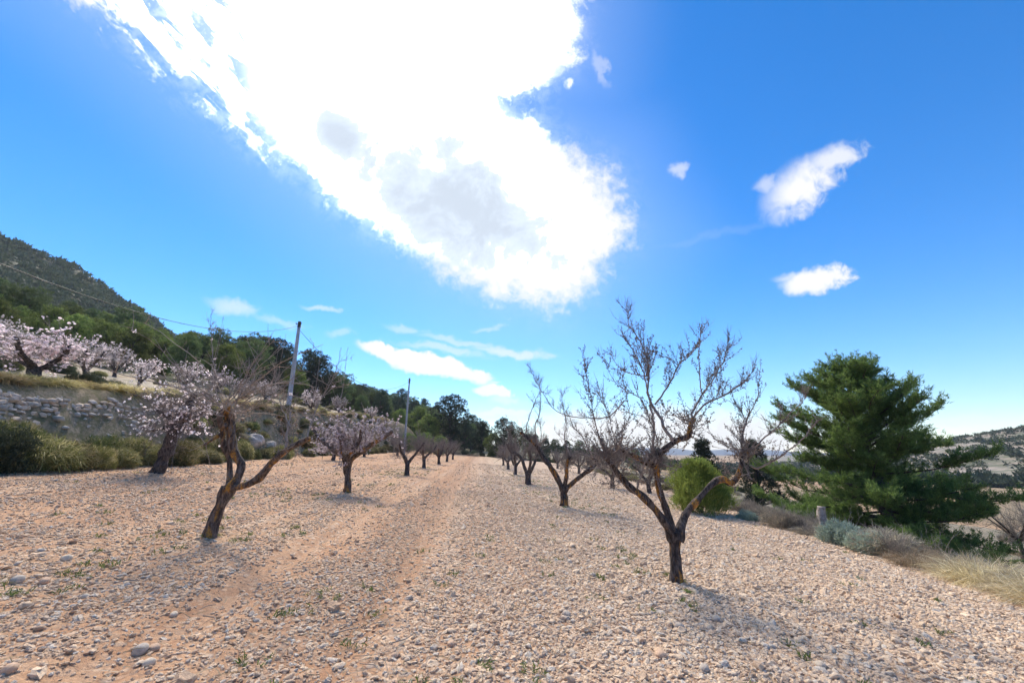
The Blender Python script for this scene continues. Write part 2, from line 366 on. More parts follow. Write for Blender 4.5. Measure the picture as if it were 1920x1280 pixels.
# orchard soil
def soil_mat():
    m, G, b, o = new_mat('orchard_soil')
    pos = G.n('ShaderNodeNewGeometry').outputs['Position']
    sx = G.n('ShaderNodeSeparateXYZ'); G.put(sx.inputs[0], pos); X, Y = sx.outputs[0], sx.outputs[1]
    s = G.m('ADD', X, G.m('MULTIPLY', Y, .079))
    stripe = G.noise(G.comb(G.m('MULTIPLY', s, 1.0), G.m('MULTIPLY', Y, .035)), 1.6, 5, .6)
    patch = G.noise(pos, .35, 4); med = G.noise(pos, 3.0, 5, .65); fine = G.noise(pos, 28, 4, .7)
    vo = G.n('ShaderNodeTexVoronoi'); G.put(vo.inputs['Vector'], G.v('ADD', pos, G.v('SCALE', G.comb(fine, med), .03))); vo.inputs['Scale'].default_value = 17
    vcell = G.n('ShaderNodeSeparateColor'); G.put(vcell.inputs[0], vo.outputs['Color'])
    right = G.ramp(s, -2.2, 3.2)                                     # the right-hand side is stonier and paler
    soil = G.mix(G.ramp(med, .3, .7), rgb(.48, .265, .145), rgb(.60, .375, .225))
    soil = G.mix(G.m('MULTIPLY', G.ramp(fine, .35, .62), .35), soil, rgb(.27, .135, .07))
    stone = G.mix(vcell.outputs[0], rgb(.55, .365, .24), rgb(.76, .585, .415))
    stone = G.mix(G.m('MULTIPLY', G.ramp(vcell.outputs[1], .6, 1), .5), stone, rgb(.40, .37, .34))
    cellgap = G.ramp(vo.outputs['Distance'], .35, .75)
    stone = G.mix(G.m('MULTIPLY', cellgap, .7), stone, rgb(.24, .15, .10))
    amt = G.m('ADD', G.m('MULTIPLY', right, .45), G.m('ADD', G.m('MULTIPLY', stripe, .9), G.m('MULTIPLY', patch, .35)))
    k = G.ramp(G.m('ADD', amt, G.m('MULTIPLY', vcell.outputs[2], .35)), .72, 1.05)
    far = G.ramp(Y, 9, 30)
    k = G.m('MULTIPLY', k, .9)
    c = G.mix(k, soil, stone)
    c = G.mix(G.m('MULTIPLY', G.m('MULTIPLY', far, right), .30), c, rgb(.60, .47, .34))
    # thin weeds that tint the ground between trunks
    row = G.m('MAXIMUM', G.ramp(G.m('ABSOLUTE', G.m('SUBTRACT', s, 2.85)), 1.6, .2), G.ramp(G.m('ABSOLUTE', G.m('ADD', s, 4.0)), 1.4, .2))
    gr = G.m('MULTIPLY', G.m('MULTIPLY', row, G.ramp(G.noise(pos, .8, 6, .7), .45, .65)), G.ramp(Y, 8, 28, .15, .5))
    c = G.mix(gr, c, rgb(.38, .33, .19))
    furrow = G.noise(G.comb(G.m('MULTIPLY', s, 3.4), G.m('MULTIPLY', Y, .06)), 1.7, 4, .6)
    c = G.mix(G.m('MULTIPLY', G.ramp(furrow, .5, .68), .4), c, rgb(.36, .185, .10))
    # darker tilled strips with crushed prunings, running straight down the rows
    for c0, hw, am in ((-1.35, .75, .42), (-6.1, .5, .3), (-8.4, .6, .28), (.75, .35, .18)):
        wv = G.m('ADD', s, G.m('MULTIPLY', G.m('SUBTRACT', G.noise(G.comb(s, G.m('MULTIPLY', Y, .4)), 2.0, 4), .5), .8))
        bnd = G.ramp(G.m('ABSOLUTE', G.m('SUBTRACT', wv, c0)), hw, hw * .45)
        c = G.mix(G.m('MULTIPLY', bnd, G.m('MULTIPLY', am, G.ramp(med, .25, .6, .5, 1.2))), c, rgb(.30, .165, .095))
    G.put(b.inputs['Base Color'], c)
    hh = G.m('ADD', G.m('MULTIPLY', G.m('SUBTRACT', 1, vo.outputs['Distance']), k), G.m('MULTIPLY', fine, .8))
    bump(G, b, hh, .9, .03)
    return m
def ground_mat(name, a, b_, c_, s1=.5, s2=6, scrub=None, samt=.5, bd=.05):
    m, G, b, o = new_mat(name); pos = G.n('ShaderNodeNewGeometry').outputs['Position']
    n1, n2 = G.noise(pos, s1, 5, .65), G.noise(pos, s2, 5, .7)
    c = G.mix(G.ramp(n1, .35, .65), rgb(*a), rgb(*b_)); c = G.mix(G.m('MULTIPLY', G.ramp(n2, .4, .65), .6), c, rgb(*c_))
    if scrub: c = G.mix(G.m('MULTIPLY', G.ramp(G.noise(pos, s1 * 2.3, 6, .75), .45, .6), samt), c, rgb(*scrub))
    G.put(b.inputs['Base Color'], c); bump(G, b, n2, .8, bd)
    return m
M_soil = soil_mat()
M_terrace = ground_mat('terrace_earth', (.40, .30, .20), (.52, .44, .34), (.30, .22, .14), .3, 5, (.20, .20, .09), .5)
M_scrub = ground_mat('dry_scrub_earth', (.26, .21, .15), (.34, .28, .20), (.18, .15, .10), .3, 5, (.14, .14, .09), .7)
M_hill = ground_mat('wooded_hill_earth', (.12, .13, .075), (.22, .18, .13), (.08, .10, .05), .03, .3, (.06, .085, .04), .7, .5)
M_valley = ground_mat('valley_field_earth', (.38, .24, .14), (.40, .29, .18), (.28, .19, .11), .012, .2, (.16, .15, .09), .5, .2)
M_far = ground_mat('far_hill_earth', (.30, .24, .19), (.40, .33, .27), (.14, .15, .10), .02, .12, (.10, .12, .07), .75, .5)
M_bank = ground_mat('bank_earth', (.25, .19, .12), (.40, .31, .21), (.13, .11, .06), 1.6, 14, (.12, .12, .05), .7)
def bark_mat(name, lichen=.5, base=((.045, .032, .027), (.16, .12, .105))):
    m, G, b, o = new_mat(name); tc = G.n('ShaderNodeTexCoord').outputs['Object']
    mp = G.n('ShaderNodeMapping'); mp.inputs['Scale'].default_value = (1, 1, .28); G.put(mp.inputs[0], tc)
    n = G.noise(mp.outputs[0], 26, 6, .7, .4); c = G.mix(G.ramp(n, .38, .68), rgb(*base[0]), rgb(*base[1]))
    li = G.noise(mp.outputs[0], 4.2, 6, .7, .3); li2 = G.noise(tc, 45, 3)
    k = G.m('MULTIPLY', G.ramp(li, .62 - .14 * lichen, .72 - .14 * lichen), G.ramp(li2, .3, .55))
    c = G.mix(G.m('MULTIPLY', k, .85), c, G.mix(li2, rgb(.48, .18, .025), rgb(.58, .32, .05)))
    G.put(b.inputs['Base Color'], c); bump(G, b, n, 1.0, .02)
    return m
M_bark = bark_mat('almond_bark_lichen', .8, ((.035, .028, .026), (.16, .13, .115))); M_bark2 = bark_mat('almond_bark_orange', .85, ((.06, .045, .037), (.22, .175, .145)))
M_barkp = bark_mat('almond_bark_plain', .1, ((.05, .04, .035), (.18, .145, .125)))
def twig_mat(name, a, b_):
    m, G, b, o = new_mat(name); t = G.n('ShaderNodeAttribute', attribute_name='tint').outputs['Fac']
    n = G.noise(G.n('ShaderNodeTexCoord').outputs['Object'], 9, 3)
    G.put(b.inputs['Base Color'], G.mix(G.m('MULTIPLY', G.m('ADD', t, n), .5), rgb(*a), rgb(*b_)))
    return m
M_twig = twig_mat('almond_twig', (.12, .095, .085), (.40, .34, .30))
M_twigg = twig_mat('grey_twig', (.18, .145, .12), (.46, .40, .34))
M_petal = leaf_mat('almond_petal', (.80, .68, .67), (.92, .87, .85), trans=.5)
M_petalp = leaf_mat('pink_petal', (.80, .66, .68), (.92, .85, .86), trans=.5)
M_pine = leaf_mat('pine_needles', (.065, .095, .035), (.16, .205, .08), trans=.45)
M_pineb = leaf_mat('bright_pine_needles', (.10, .14, .035), (.22, .27, .085), trans=.5)
M_pined = leaf_mat('dark_pine_needles', (.030, .046, .026), (.075, .10, .052), trans=.25)
M_pineh = leaf_mat('large_pine_needles', (.07, .11, .032), (.22, .295, .08), trans=.55)
M_juni = leaf_mat('juniper_sprays', (.14, .19, .04), (.32, .38, .09), trans=.5)
M_esp = leaf_mat('esparto_blades', (.12, .125, .04), (.32, .30, .11), (.52, .44, .24), .4, .25)
M_bush = leaf_mat('bush_sprays', (.075, .095, .03), (.22, .24, .08), (.42, .36, .18), .3, .15)
M_dry = leaf_mat('straw_blades', (.42, .33, .19), (.62, .51, .32), (.70, .62, .45), .4, .3)
M_grey = leaf_mat('grey_shrub_stems', (.22, .19, .15), (.44, .40, .31), (.52, .44, .31), .35, .25)
M_sage = leaf_mat('sage_leaves', (.26, .33, .27), (.46, .54, .42), trans=.3)
M_green = leaf_mat('weed_leaves', (.08, .13, .03), (.20, .28, .07), trans=.4)
M_farscrub = leaf_mat('far_scrub_leaves', (.055, .078, .042), (.135, .155, .085), trans=.25)
M_wallstone = simple_mat('dry_stone', (.52, .38, .27), (.76, .62, .48), 5, .95, .6, .01)
M_rockg = simple_mat('grey_dry_stone', (.42, .35, .28), (.64, .55, .46), 6, .95, .6, .01)
M_pole = simple_mat('weathered_grey_pole', (.33, .34, .36), (.46, .47, .48), 3, .6, .1)
M_poletop = simple_mat('dark_pole_cap', (.07, .06, .05), (.12, .10, .09), 5, .7)
M_cable = simple_mat('black_cable_sheath', (.02, .02, .022), (.035, .035, .04), 5, .5)
M_wood = simple_mat('weathered_wood', (.22, .17, .14), (.50, .43, .37), 14, .95, .8, .01)

# ------------------------------------------------------------------ ground: one polar sheet cut into named zones
azs = np.concatenate([np.arange(-180, -66, 2.0), np.arange(-66, 66, .27), np.arange(66, 180.1, 2.0)])
rs = np.concatenate([[0.01, .3, .6], np.exp(np.arange(math.log(.9), math.log(1500), .0125))])
A, RR = np.meshgrid(np.radians(azs), rs); GX, GY = RR * np.sin(A), RR * np.cos(A)
GZ = H(GX, GY); nr, na = GX.shape
GV = np.stack([GX, GY, GZ], -1).reshape(-1, 3)
i = np.arange(nr - 1)[:, None] * na + np.arange(na - 1)[None]
Q = np.stack([i, i + 1, i + na + 1, i + na], -1).reshape(-1, 4)[:, ::-1]
C = GV[Q].mean(1); cs = C[:, 0] + .079 * C[:, 1]; cr = np.hypot(C[:, 0], C[:, 1]); ca = np.degrees(np.arctan2(C[:, 0], C[:, 1]))
wob = (fbm(C[:, 0] * .5, C[:, 1] * .5, 61) - .5)
field = (cs + wob * 1.2 > -12.2) & (C[:, 0] < edge_x(C[:, 1]) + wob * 1.4) & (C[:, 1] < 84 + wob * 6)
left = (~field) & (cs < -5) & (C[:, 1] < 84)
r0c = np.interp(ca, AZ_L, R0_L)
hillz = (~field) & (ca < 3) & (cr > r0c + wob * 8) & (ca > -120)
bankz = left & ~hillz & (cs > -15.2); terr = left & ~hillz & (cs <= -15.2)
farh = (~field) & (ca > 30) & (cr > 225)
rest = ~(field | hillz | bankz | terr | farh)
valley = rest & (((C[:, 0] > 42 + wob * 10) & (cr > 70)) | ((cr > 88) & (cr < 118) & (ca > 3) & (ca < 30)))
scrubz = rest & ~valley
for nm, msk, mt in (('field', field, M_soil), ('bank', bankz, M_bank), ('terrace', terr, M_terrace), ('hillside', hillz, M_hill),
                    ('valley_field', valley, M_valley), ('far_hill', farh, M_far), ('scrub_ground', scrubz, M_scrub)):
    qf = Q[msk]; u, inv = np.unique(qf, return_inverse=True)
    add(nm, mesh_np(nm, GV[u], None, inv.reshape(-1, 4), mt, True), kind='structure')

# ------------------------------------------------------------------ stones lying on the field (one uncountable cover, instanced by geometry nodes)
def stone_material(name, cols, grey):
    m, G, b, o = new_mat(name)
    t = G.n('ShaderNodeAttribute', attribute_type='INSTANCER', attribute_name='tint').outputs['Fac']
    t2 = G.n('ShaderNodeAttribute', attribute_type='INSTANCER', attribute_name='tone').outputs['Fac']
    c = G.mix(t, rgb(*cols[0]), rgb(*cols[1])); c = G.mix(G.ramp(t2, .72, 1.0), c, rgb(*grey))
    pos = G.n('ShaderNodeTexCoord').outputs['Object']
    c = G.mix(G.m('MULTIPLY', G.ramp(G.noise(pos, 2.2, 5, .7), .4, .7), .45), c, rgb(.40, .24, .15))
    G.put(b.inputs['Base Color'], c); bump(G, b, G.noise(pos, 6, 5, .7), .35, .2)
    return m
M_stone = stone_material('field_stone', ((.55, .365, .235), (.83, .65, .46)), (.66, .585, .485))
def scatter(name, pts, scl, rot, tint, tone, mat, label, cat, subdiv=2):
    me = bpy.data.meshes.new(name + '_points'); me.vertices.add(len(pts)); me.vertices.foreach_set('co', pts.astype(np.float32).ravel())
    for an, ty, ar in (('scl', 'FLOAT_VECTOR', scl), ('rot', 'FLOAT_VECTOR', rot), ('tint', 'FLOAT', tint), ('tone', 'FLOAT', tone)):
        a = me.attributes.new(an, ty, 'POINT'); a.data.foreach_set('vector' if ty == 'FLOAT_VECTOR' else 'value', ar.astype(np.float32).ravel())
    me.materials.append(mat)
    o = add(name, me, label=label, cat=cat, kind='stuff')
    ng = bpy.data.node_groups.new(name, 'GeometryNodeTree')
    ng.interface.new_socket('Geometry', in_out='INPUT', socket_type='NodeSocketGeometry')
    ng.interface.new_socket('Geometry', in_out='OUTPUT', socket_type='NodeSocketGeometry')
    N = NT(ng); gi = N.n('NodeGroupInput'); go = N.n('NodeGroupOutput')
    g2i = N.n('GeometryNodeGeometryToInstance')
    for k in range(7):
        ico = N.n('GeometryNodeMeshIcoSphere'); ico.inputs['Radius'].default_value = .5; ico.inputs['Subdivisions'].default_value = subdiv
        sp = N.n('GeometryNodeSetPosition'); N.put(sp.inputs['Geometry'], ico.outputs[0])
        pos = N.n('GeometryNodeInputPosition').outputs[0]
        nt_ = N.n('ShaderNodeTexNoise'); N.put(nt_.inputs['Vector'], N.v('ADD', pos, (k * 3.7, k * 1.3, k * 7.1)))
        nt_.inputs['Scale'].default_value = 2.3; nt_.inputs['Detail'].default_value = 2.0
        off = N.v('SCALE', N.v('SUBTRACT', nt_.outputs['Color'], (.5, .5, .5)), .95)
        N.put(sp.inputs['Offset'], off)
        ss = N.n('GeometryNodeSetShadeSmooth'); ss.inputs['Shade Smooth'].default_value = k % 3 == 0; N.put(ss.inputs[0], sp.outputs[0])
        smt = N.n('GeometryNodeSetMaterial'); N.put(smt.inputs[0], ss.outputs[0]); smt.inputs['Material'].default_value = mat
        N.nt.links.new(smt.outputs[0], g2i.inputs[0])
    iop = N.n('GeometryNodeInstanceOnPoints'); N.put(iop.inputs['Points'], gi.outputs[0]); N.put(iop.inputs['Instance'], g2i.outputs[0])
    iop.inputs['Pick Instance'].default_value = True
    a1 = N.n('GeometryNodeInputNamedAttribute', data_type='FLOAT_VECTOR'); a1.inputs[0].default_value = 'scl'
    a2 = N.n('GeometryNodeInputNamedAttribute', data_type='FLOAT_VECTOR'); a2.inputs[0].default_value = 'rot'
    e2r = N.n('FunctionNodeEulerToRotation'); N.put(e2r.inputs[0], a2.outputs[0])
    N.put(iop.inputs['Rotation'], e2r.outputs[0]); N.put(iop.inputs['Scale'], a1.outputs[0])
    N.put(go.inputs[0], iop.outputs[0])
    md = o.modifiers.new('scatter', 'NODES'); md.node_group = ng
    return o
def in_view(x, y, m=1.32): return (np.abs(x) < m * y + 1.6)
px_, py_, ps_, pr_r = [], [], [], []
for y0, y1, dens, mean in ((1.8, 6, 1800, .0245), (6, 10, 1350, .025), (10, 16, 600, .031), (16, 26, 150, .040), (26, 45, 24, .055)):
    w = 1.32 * y1 + 1.6; xa, xb = max(-w, -13), min(w, 11); n = int((xb - xa) * (y1 - y0) * dens)
    x = rng.uniform(xa, xb, n); y = rng.uniform(y0, y1, n); s_ = x + .079 * y
    right = sm(s_, -2.2, 3.0)
    d = .20 + .65 * right + .9 * (fbm(s_ * 1.6, y * .16, 91, 3) - .42) + .7 * (fbm(x * .6, y * .6, 92, 3) - .45)
    d -= .45 * (np.exp(-((s_ + .95) / .28) ** 2) + np.exp(-((s_ + 2.45) / .3) ** 2))
    near_left = (1 - sm(np.hypot(x + 3.2, y - 3.6), 1.2, 3.2)) * .35
    keep = (rng.random(n) < np.clip(d + near_left, .10, 1)) & in_view(x, y) & (s_ > -12.1) & (x < edge_x(y) + .3)
    x, y, right = x[keep], y[keep], right[keep]
    px_.append(x); py_.append(y); pr_r.append(right)
    tint_shift = right; sz = mean * np.exp(rng.normal(0, .42, len(x))) * (.85 + .25 * right)
    big_ = rng.random(len(x)) < .004; sz[big_] *= rng.uniform(1.6, 2.4, big_.sum())
    ps_.append(np.minimum(sz, .13))
x, y, sz = map(np.concatenate, (px_, py_, ps_)); n = len(x)
scl = sz[:, None] * np.stack([rng.uniform(.9, 1.5, n), rng.uniform(.7, 1.1, n), rng.uniform(.42, .75, n)], -1)
rot = np.stack([rng.normal(0, .35, n), rng.normal(0, .35, n), rng.uniform(0, 6.28, n)], -1)
pts = np.stack([x, y, H(x, y) + scl[:, 2] * rng.uniform(-.12, .3, n)], -1)
rr_ = np.concatenate(pr_r)
scatter('gravel', pts, scl, rot, rng.random(n) * .75 + .25 * rr_, rng.random(n), M_stone, 'loose pale limestone pebbles spread over the orchard soil', 'gravel', 2)
print('stones', n)

# ------------------------------------------------------------------ almond trees
def resample(p, step):
    p = np.asarray(p, float)
    if len(p) < 3:
        n = max(2, int(np.linalg.norm(p[-1] - p[0]) / step) + 1); return p[0] + (p[-1] - p[0]) * np.linspace(0, 1, n)[:, None]
    ext = np.vstack([2 * p[0] - p[1], p, 2 * p[-1] - p[-2]]); out = []
    for i in range(1, len(ext) - 2):
        a, b, c, d = ext[i - 1:i + 3]; n = max(1, int(np.linalg.norm(c - b) / step))
        for t in np.arange(n) / n:
            out.append(.5 * ((2 * b) + (-a + c) * t + (2 * a - 5 * b + 4 * c - d) * t * t + (-a + 3 * b - 3 * c + d) * t ** 3))
    out.append(ext[-2]); return np.array(out)
def rad_along(pts, r):
    L = np.concatenate([[0], np.cumsum(np.linalg.norm(np.diff(pts, axis=0), axis=1))]); L /= L[-1]
    return np.interp(L, np.linspace(0, 1, len(r)), r)

class Twigs(Tubes):
    """fine wood: keeps every twig point so that buds and flowers can sit on it"""
    def __init__(s, spur=.05, spur_size=.016, kid=.6, lift=None, straight=None): super().__init__(); s.kid = kid; s.straight = straight; s.lift = lift; s.spur = spur; s.ss = spur_size; s.tp = []; s.td = []
    def branch(s, pts, r0, r1, lvl, nch=8, clen=.5, up=.35, sides=4, spur=True, cmin=.15, tint=None, wig=.16, spread=.85):
        pts = np.asarray(pts, float); L = float(np.sum(np.linalg.norm(np.diff(pts, axis=0), axis=1)))
        s.tube(pts, rad_along(pts, [r0, r1]), sides, tint=(R.random() if tint is None else tint), cap=False)
        tg = nrm(np.gradient(pts, axis=0)); n = max(1, int(L / s.spur))
        ff = rng.random(n) * (len(pts) - 1); k = ff.astype(int).clip(0, len(pts) - 2); fr = (ff - k)[:, None]
        pp = pts[k] * (1 - fr) + pts[k + 1] * fr
        s.tp.append(pp); s.td.append(tg[k])
        if spur and .0028 < r0 < .02:
            d = nrm(rng.normal(size=(n, 3)) + tg[k] * .4)
            s.knobs(pp, d, s.ss * rng.uniform(.7, 1.7, n), s.ss * .33, tint=.12)
        if lvl <= 0: return
        if s.lift: up = s.lift
        if s.straight: wig = s.straight
        for _ in range(nch):
            f = R.uniform(cmin, 1) * (len(pts) - 1); i = min(int(f), len(pts) - 2); p = pts[i] * (1 - f + i) + pts[i + 1] * (f - i)
            d = nrm(tg[i] * R.uniform(.3, 1.0) + nrm(rng.normal(size=3)) * spread + np.array([0, 0, up]))
            l = clen * R.uniform(.45, 1.2) * (1.15 - .5 * f / (len(pts) - 1))
            rr = min(r0 * .55, .0026 + .006 * l)
            s.sprout(p, d, l, rr, lvl - 1, max(2, int(nch * s.kid)), clen * .5, up, spur, wig)
    def sprout(s, p, d, l, r, lvl=0, nch=4, clen=.2, up=.35, spur=True, wig=.085, tropism=.22):
        n = max(3, min(8, int(l / .11))); pts = [np.array(p, float)]; d = nrm(d)
        for i in range(n):
            d = nrm(d + np.array([0, 0, tropism * 3 / n]) * up + rng.normal(size=3) * wig); pts.append(pts[-1] + d * l / n)
        s.branch(pts, r, max(.0013, r * .35), lvl, nch, clen, up, 3, spur, .1)
def blossoms(tp, count, size, tintlo=0):
    k_ = rng.integers(0, len(tp), max(1, count // 5)); i = k_[rng.integers(0, len(k_), count)]; c = tp[i] + rng.normal(size=(count, 3)) * size * .9
    d = nrm(rng.normal(size=(count, 3)) + np.array([0, 0, .3])); a = nrm(np.cross(d, rng.normal(size=(count, 3)))); b = np.cross(d, a)
    sz = size * rng.uniform(.6, 1.3, count)[:, None]; vs = []
    for k in range(5):
        t = k * 2 * math.pi / 5; vs.append(c + (a * math.cos(t) + b * math.sin(t)) * sz + d * sz * .35)
    v = np.stack([c] + vs, 1).reshape(-1, 3); o = np.arange(count)[:, None] * 6
    t = np.concatenate([o + np.array(f) for f in ([0, 1, 2], [0, 2, 3], [0, 3, 4], [0, 4, 5], [0, 5, 1])])
    return v, t, np.repeat(rng.random(count), 6)

def traced_tree(label, base_px, depth, trunk, limbs, fine, bark, petals=0, group='almond trees in the stony orchard', seed=1, rs_=1.0,
                twigargs=None, petal=None, detail=True, extra=None, twm=False, ls=1.0, psz=.024):
    """trunk and limbs: photo points with a depth offset each (metres) -> solid wood in the world"""
    global rng, R
    rng = np.random.default_rng(seed); R = random.Random(seed)
    b = P(*base_px, depth); b[2] = h1(b[0], b[1]) - .02
    mpp = pxm(base_px[1], depth)
    root = add('almond_tree', None, loc=tuple(b), label=label, cat='almond tree', group=group)
    def pt(p): return P(p[0], p[1], depth + (p[2] if len(p) > 2 else 0))
    st_ = .025 if detail else .08; sd = 16 if detail else 8
    tp = np.array([pt(p) for p in trunk]); tp[0] = b - np.array([0, 0, .06]); tr = resample(tp, st_)
    rr = rad_along(tr, [1.35, 1.05, 1.0, 1.12]) * rs_
    T = Tubes(); T.tube(tr, rr, sd, bark=.34 if detail else .15)
    add('trunk', T.mesh('almond_trunk', bark, off=b), root)
    ends = []
    for pl, r in limbs:
        pp = resample([pt(p) for p in pl], st_)
        L = Tubes(); rad = rad_along(pp, r) * ls
        knot = 1 + .22 * np.maximum(0, np.sin(np.linspace(0, 9 + 4 * R.random(), len(pp)) + R.random() * 6)) ** 6
        L.tube(pp, rad * knot, max(6, sd - 3), bark=.36 if detail else .15)
        add('limb', L.mesh('almond_limb', bark, off=b), root); ends.append((pp, rad))
    tw = Twigs(**(twigargs or {}))
    for f in fine:
        pl, r0, r1, lvl, nch, cl = f[:6]
        pp = resample([pt(p) for p in pl], .07); pp[1:-1] += rng.normal(size=(len(pp) - 2, 3)) * .006
        tw.branch(pp, r0, r1, lvl, nch, cl, tint=.75 if r0 > .012 else None, sides=6 if r0 > .012 else 4)
    if extra: extra(tw, ends)
    add('twigs', tw.mesh('almond_twigs', M_twigg if twm else M_twig, False, off=b), root, kind='stuff')
    if petals:
        v, t, ti = blossoms(np.concatenate(tw.tp), petals, psz)
        add('blossom', mesh_np('blossom', v - b, t, None, petal or M_petal, False, ti), root, kind='stuff')
    return root
def crown_sprouts(n, l, r, lvl=1, nch=4, cl=.25, up=.7, tail=.45, side=.8):
    """water shoots and twiglets that start on the limbs themselves"""
    def f(tw, ends):
        for _ in range(n):
            pp, rad = R.choice(ends); i = int(len(pp) * R.uniform(1 - tail, 1)) - 1
            d = nrm(rng.normal(size=3) * side + np.array([0, 0, up])); ll = l * R.uniform(.35, 1.25)
            tw.sprout(pp[i], d, ll, r * (.5 + .5 * ll / l), lvl, nch, cl)
    return f

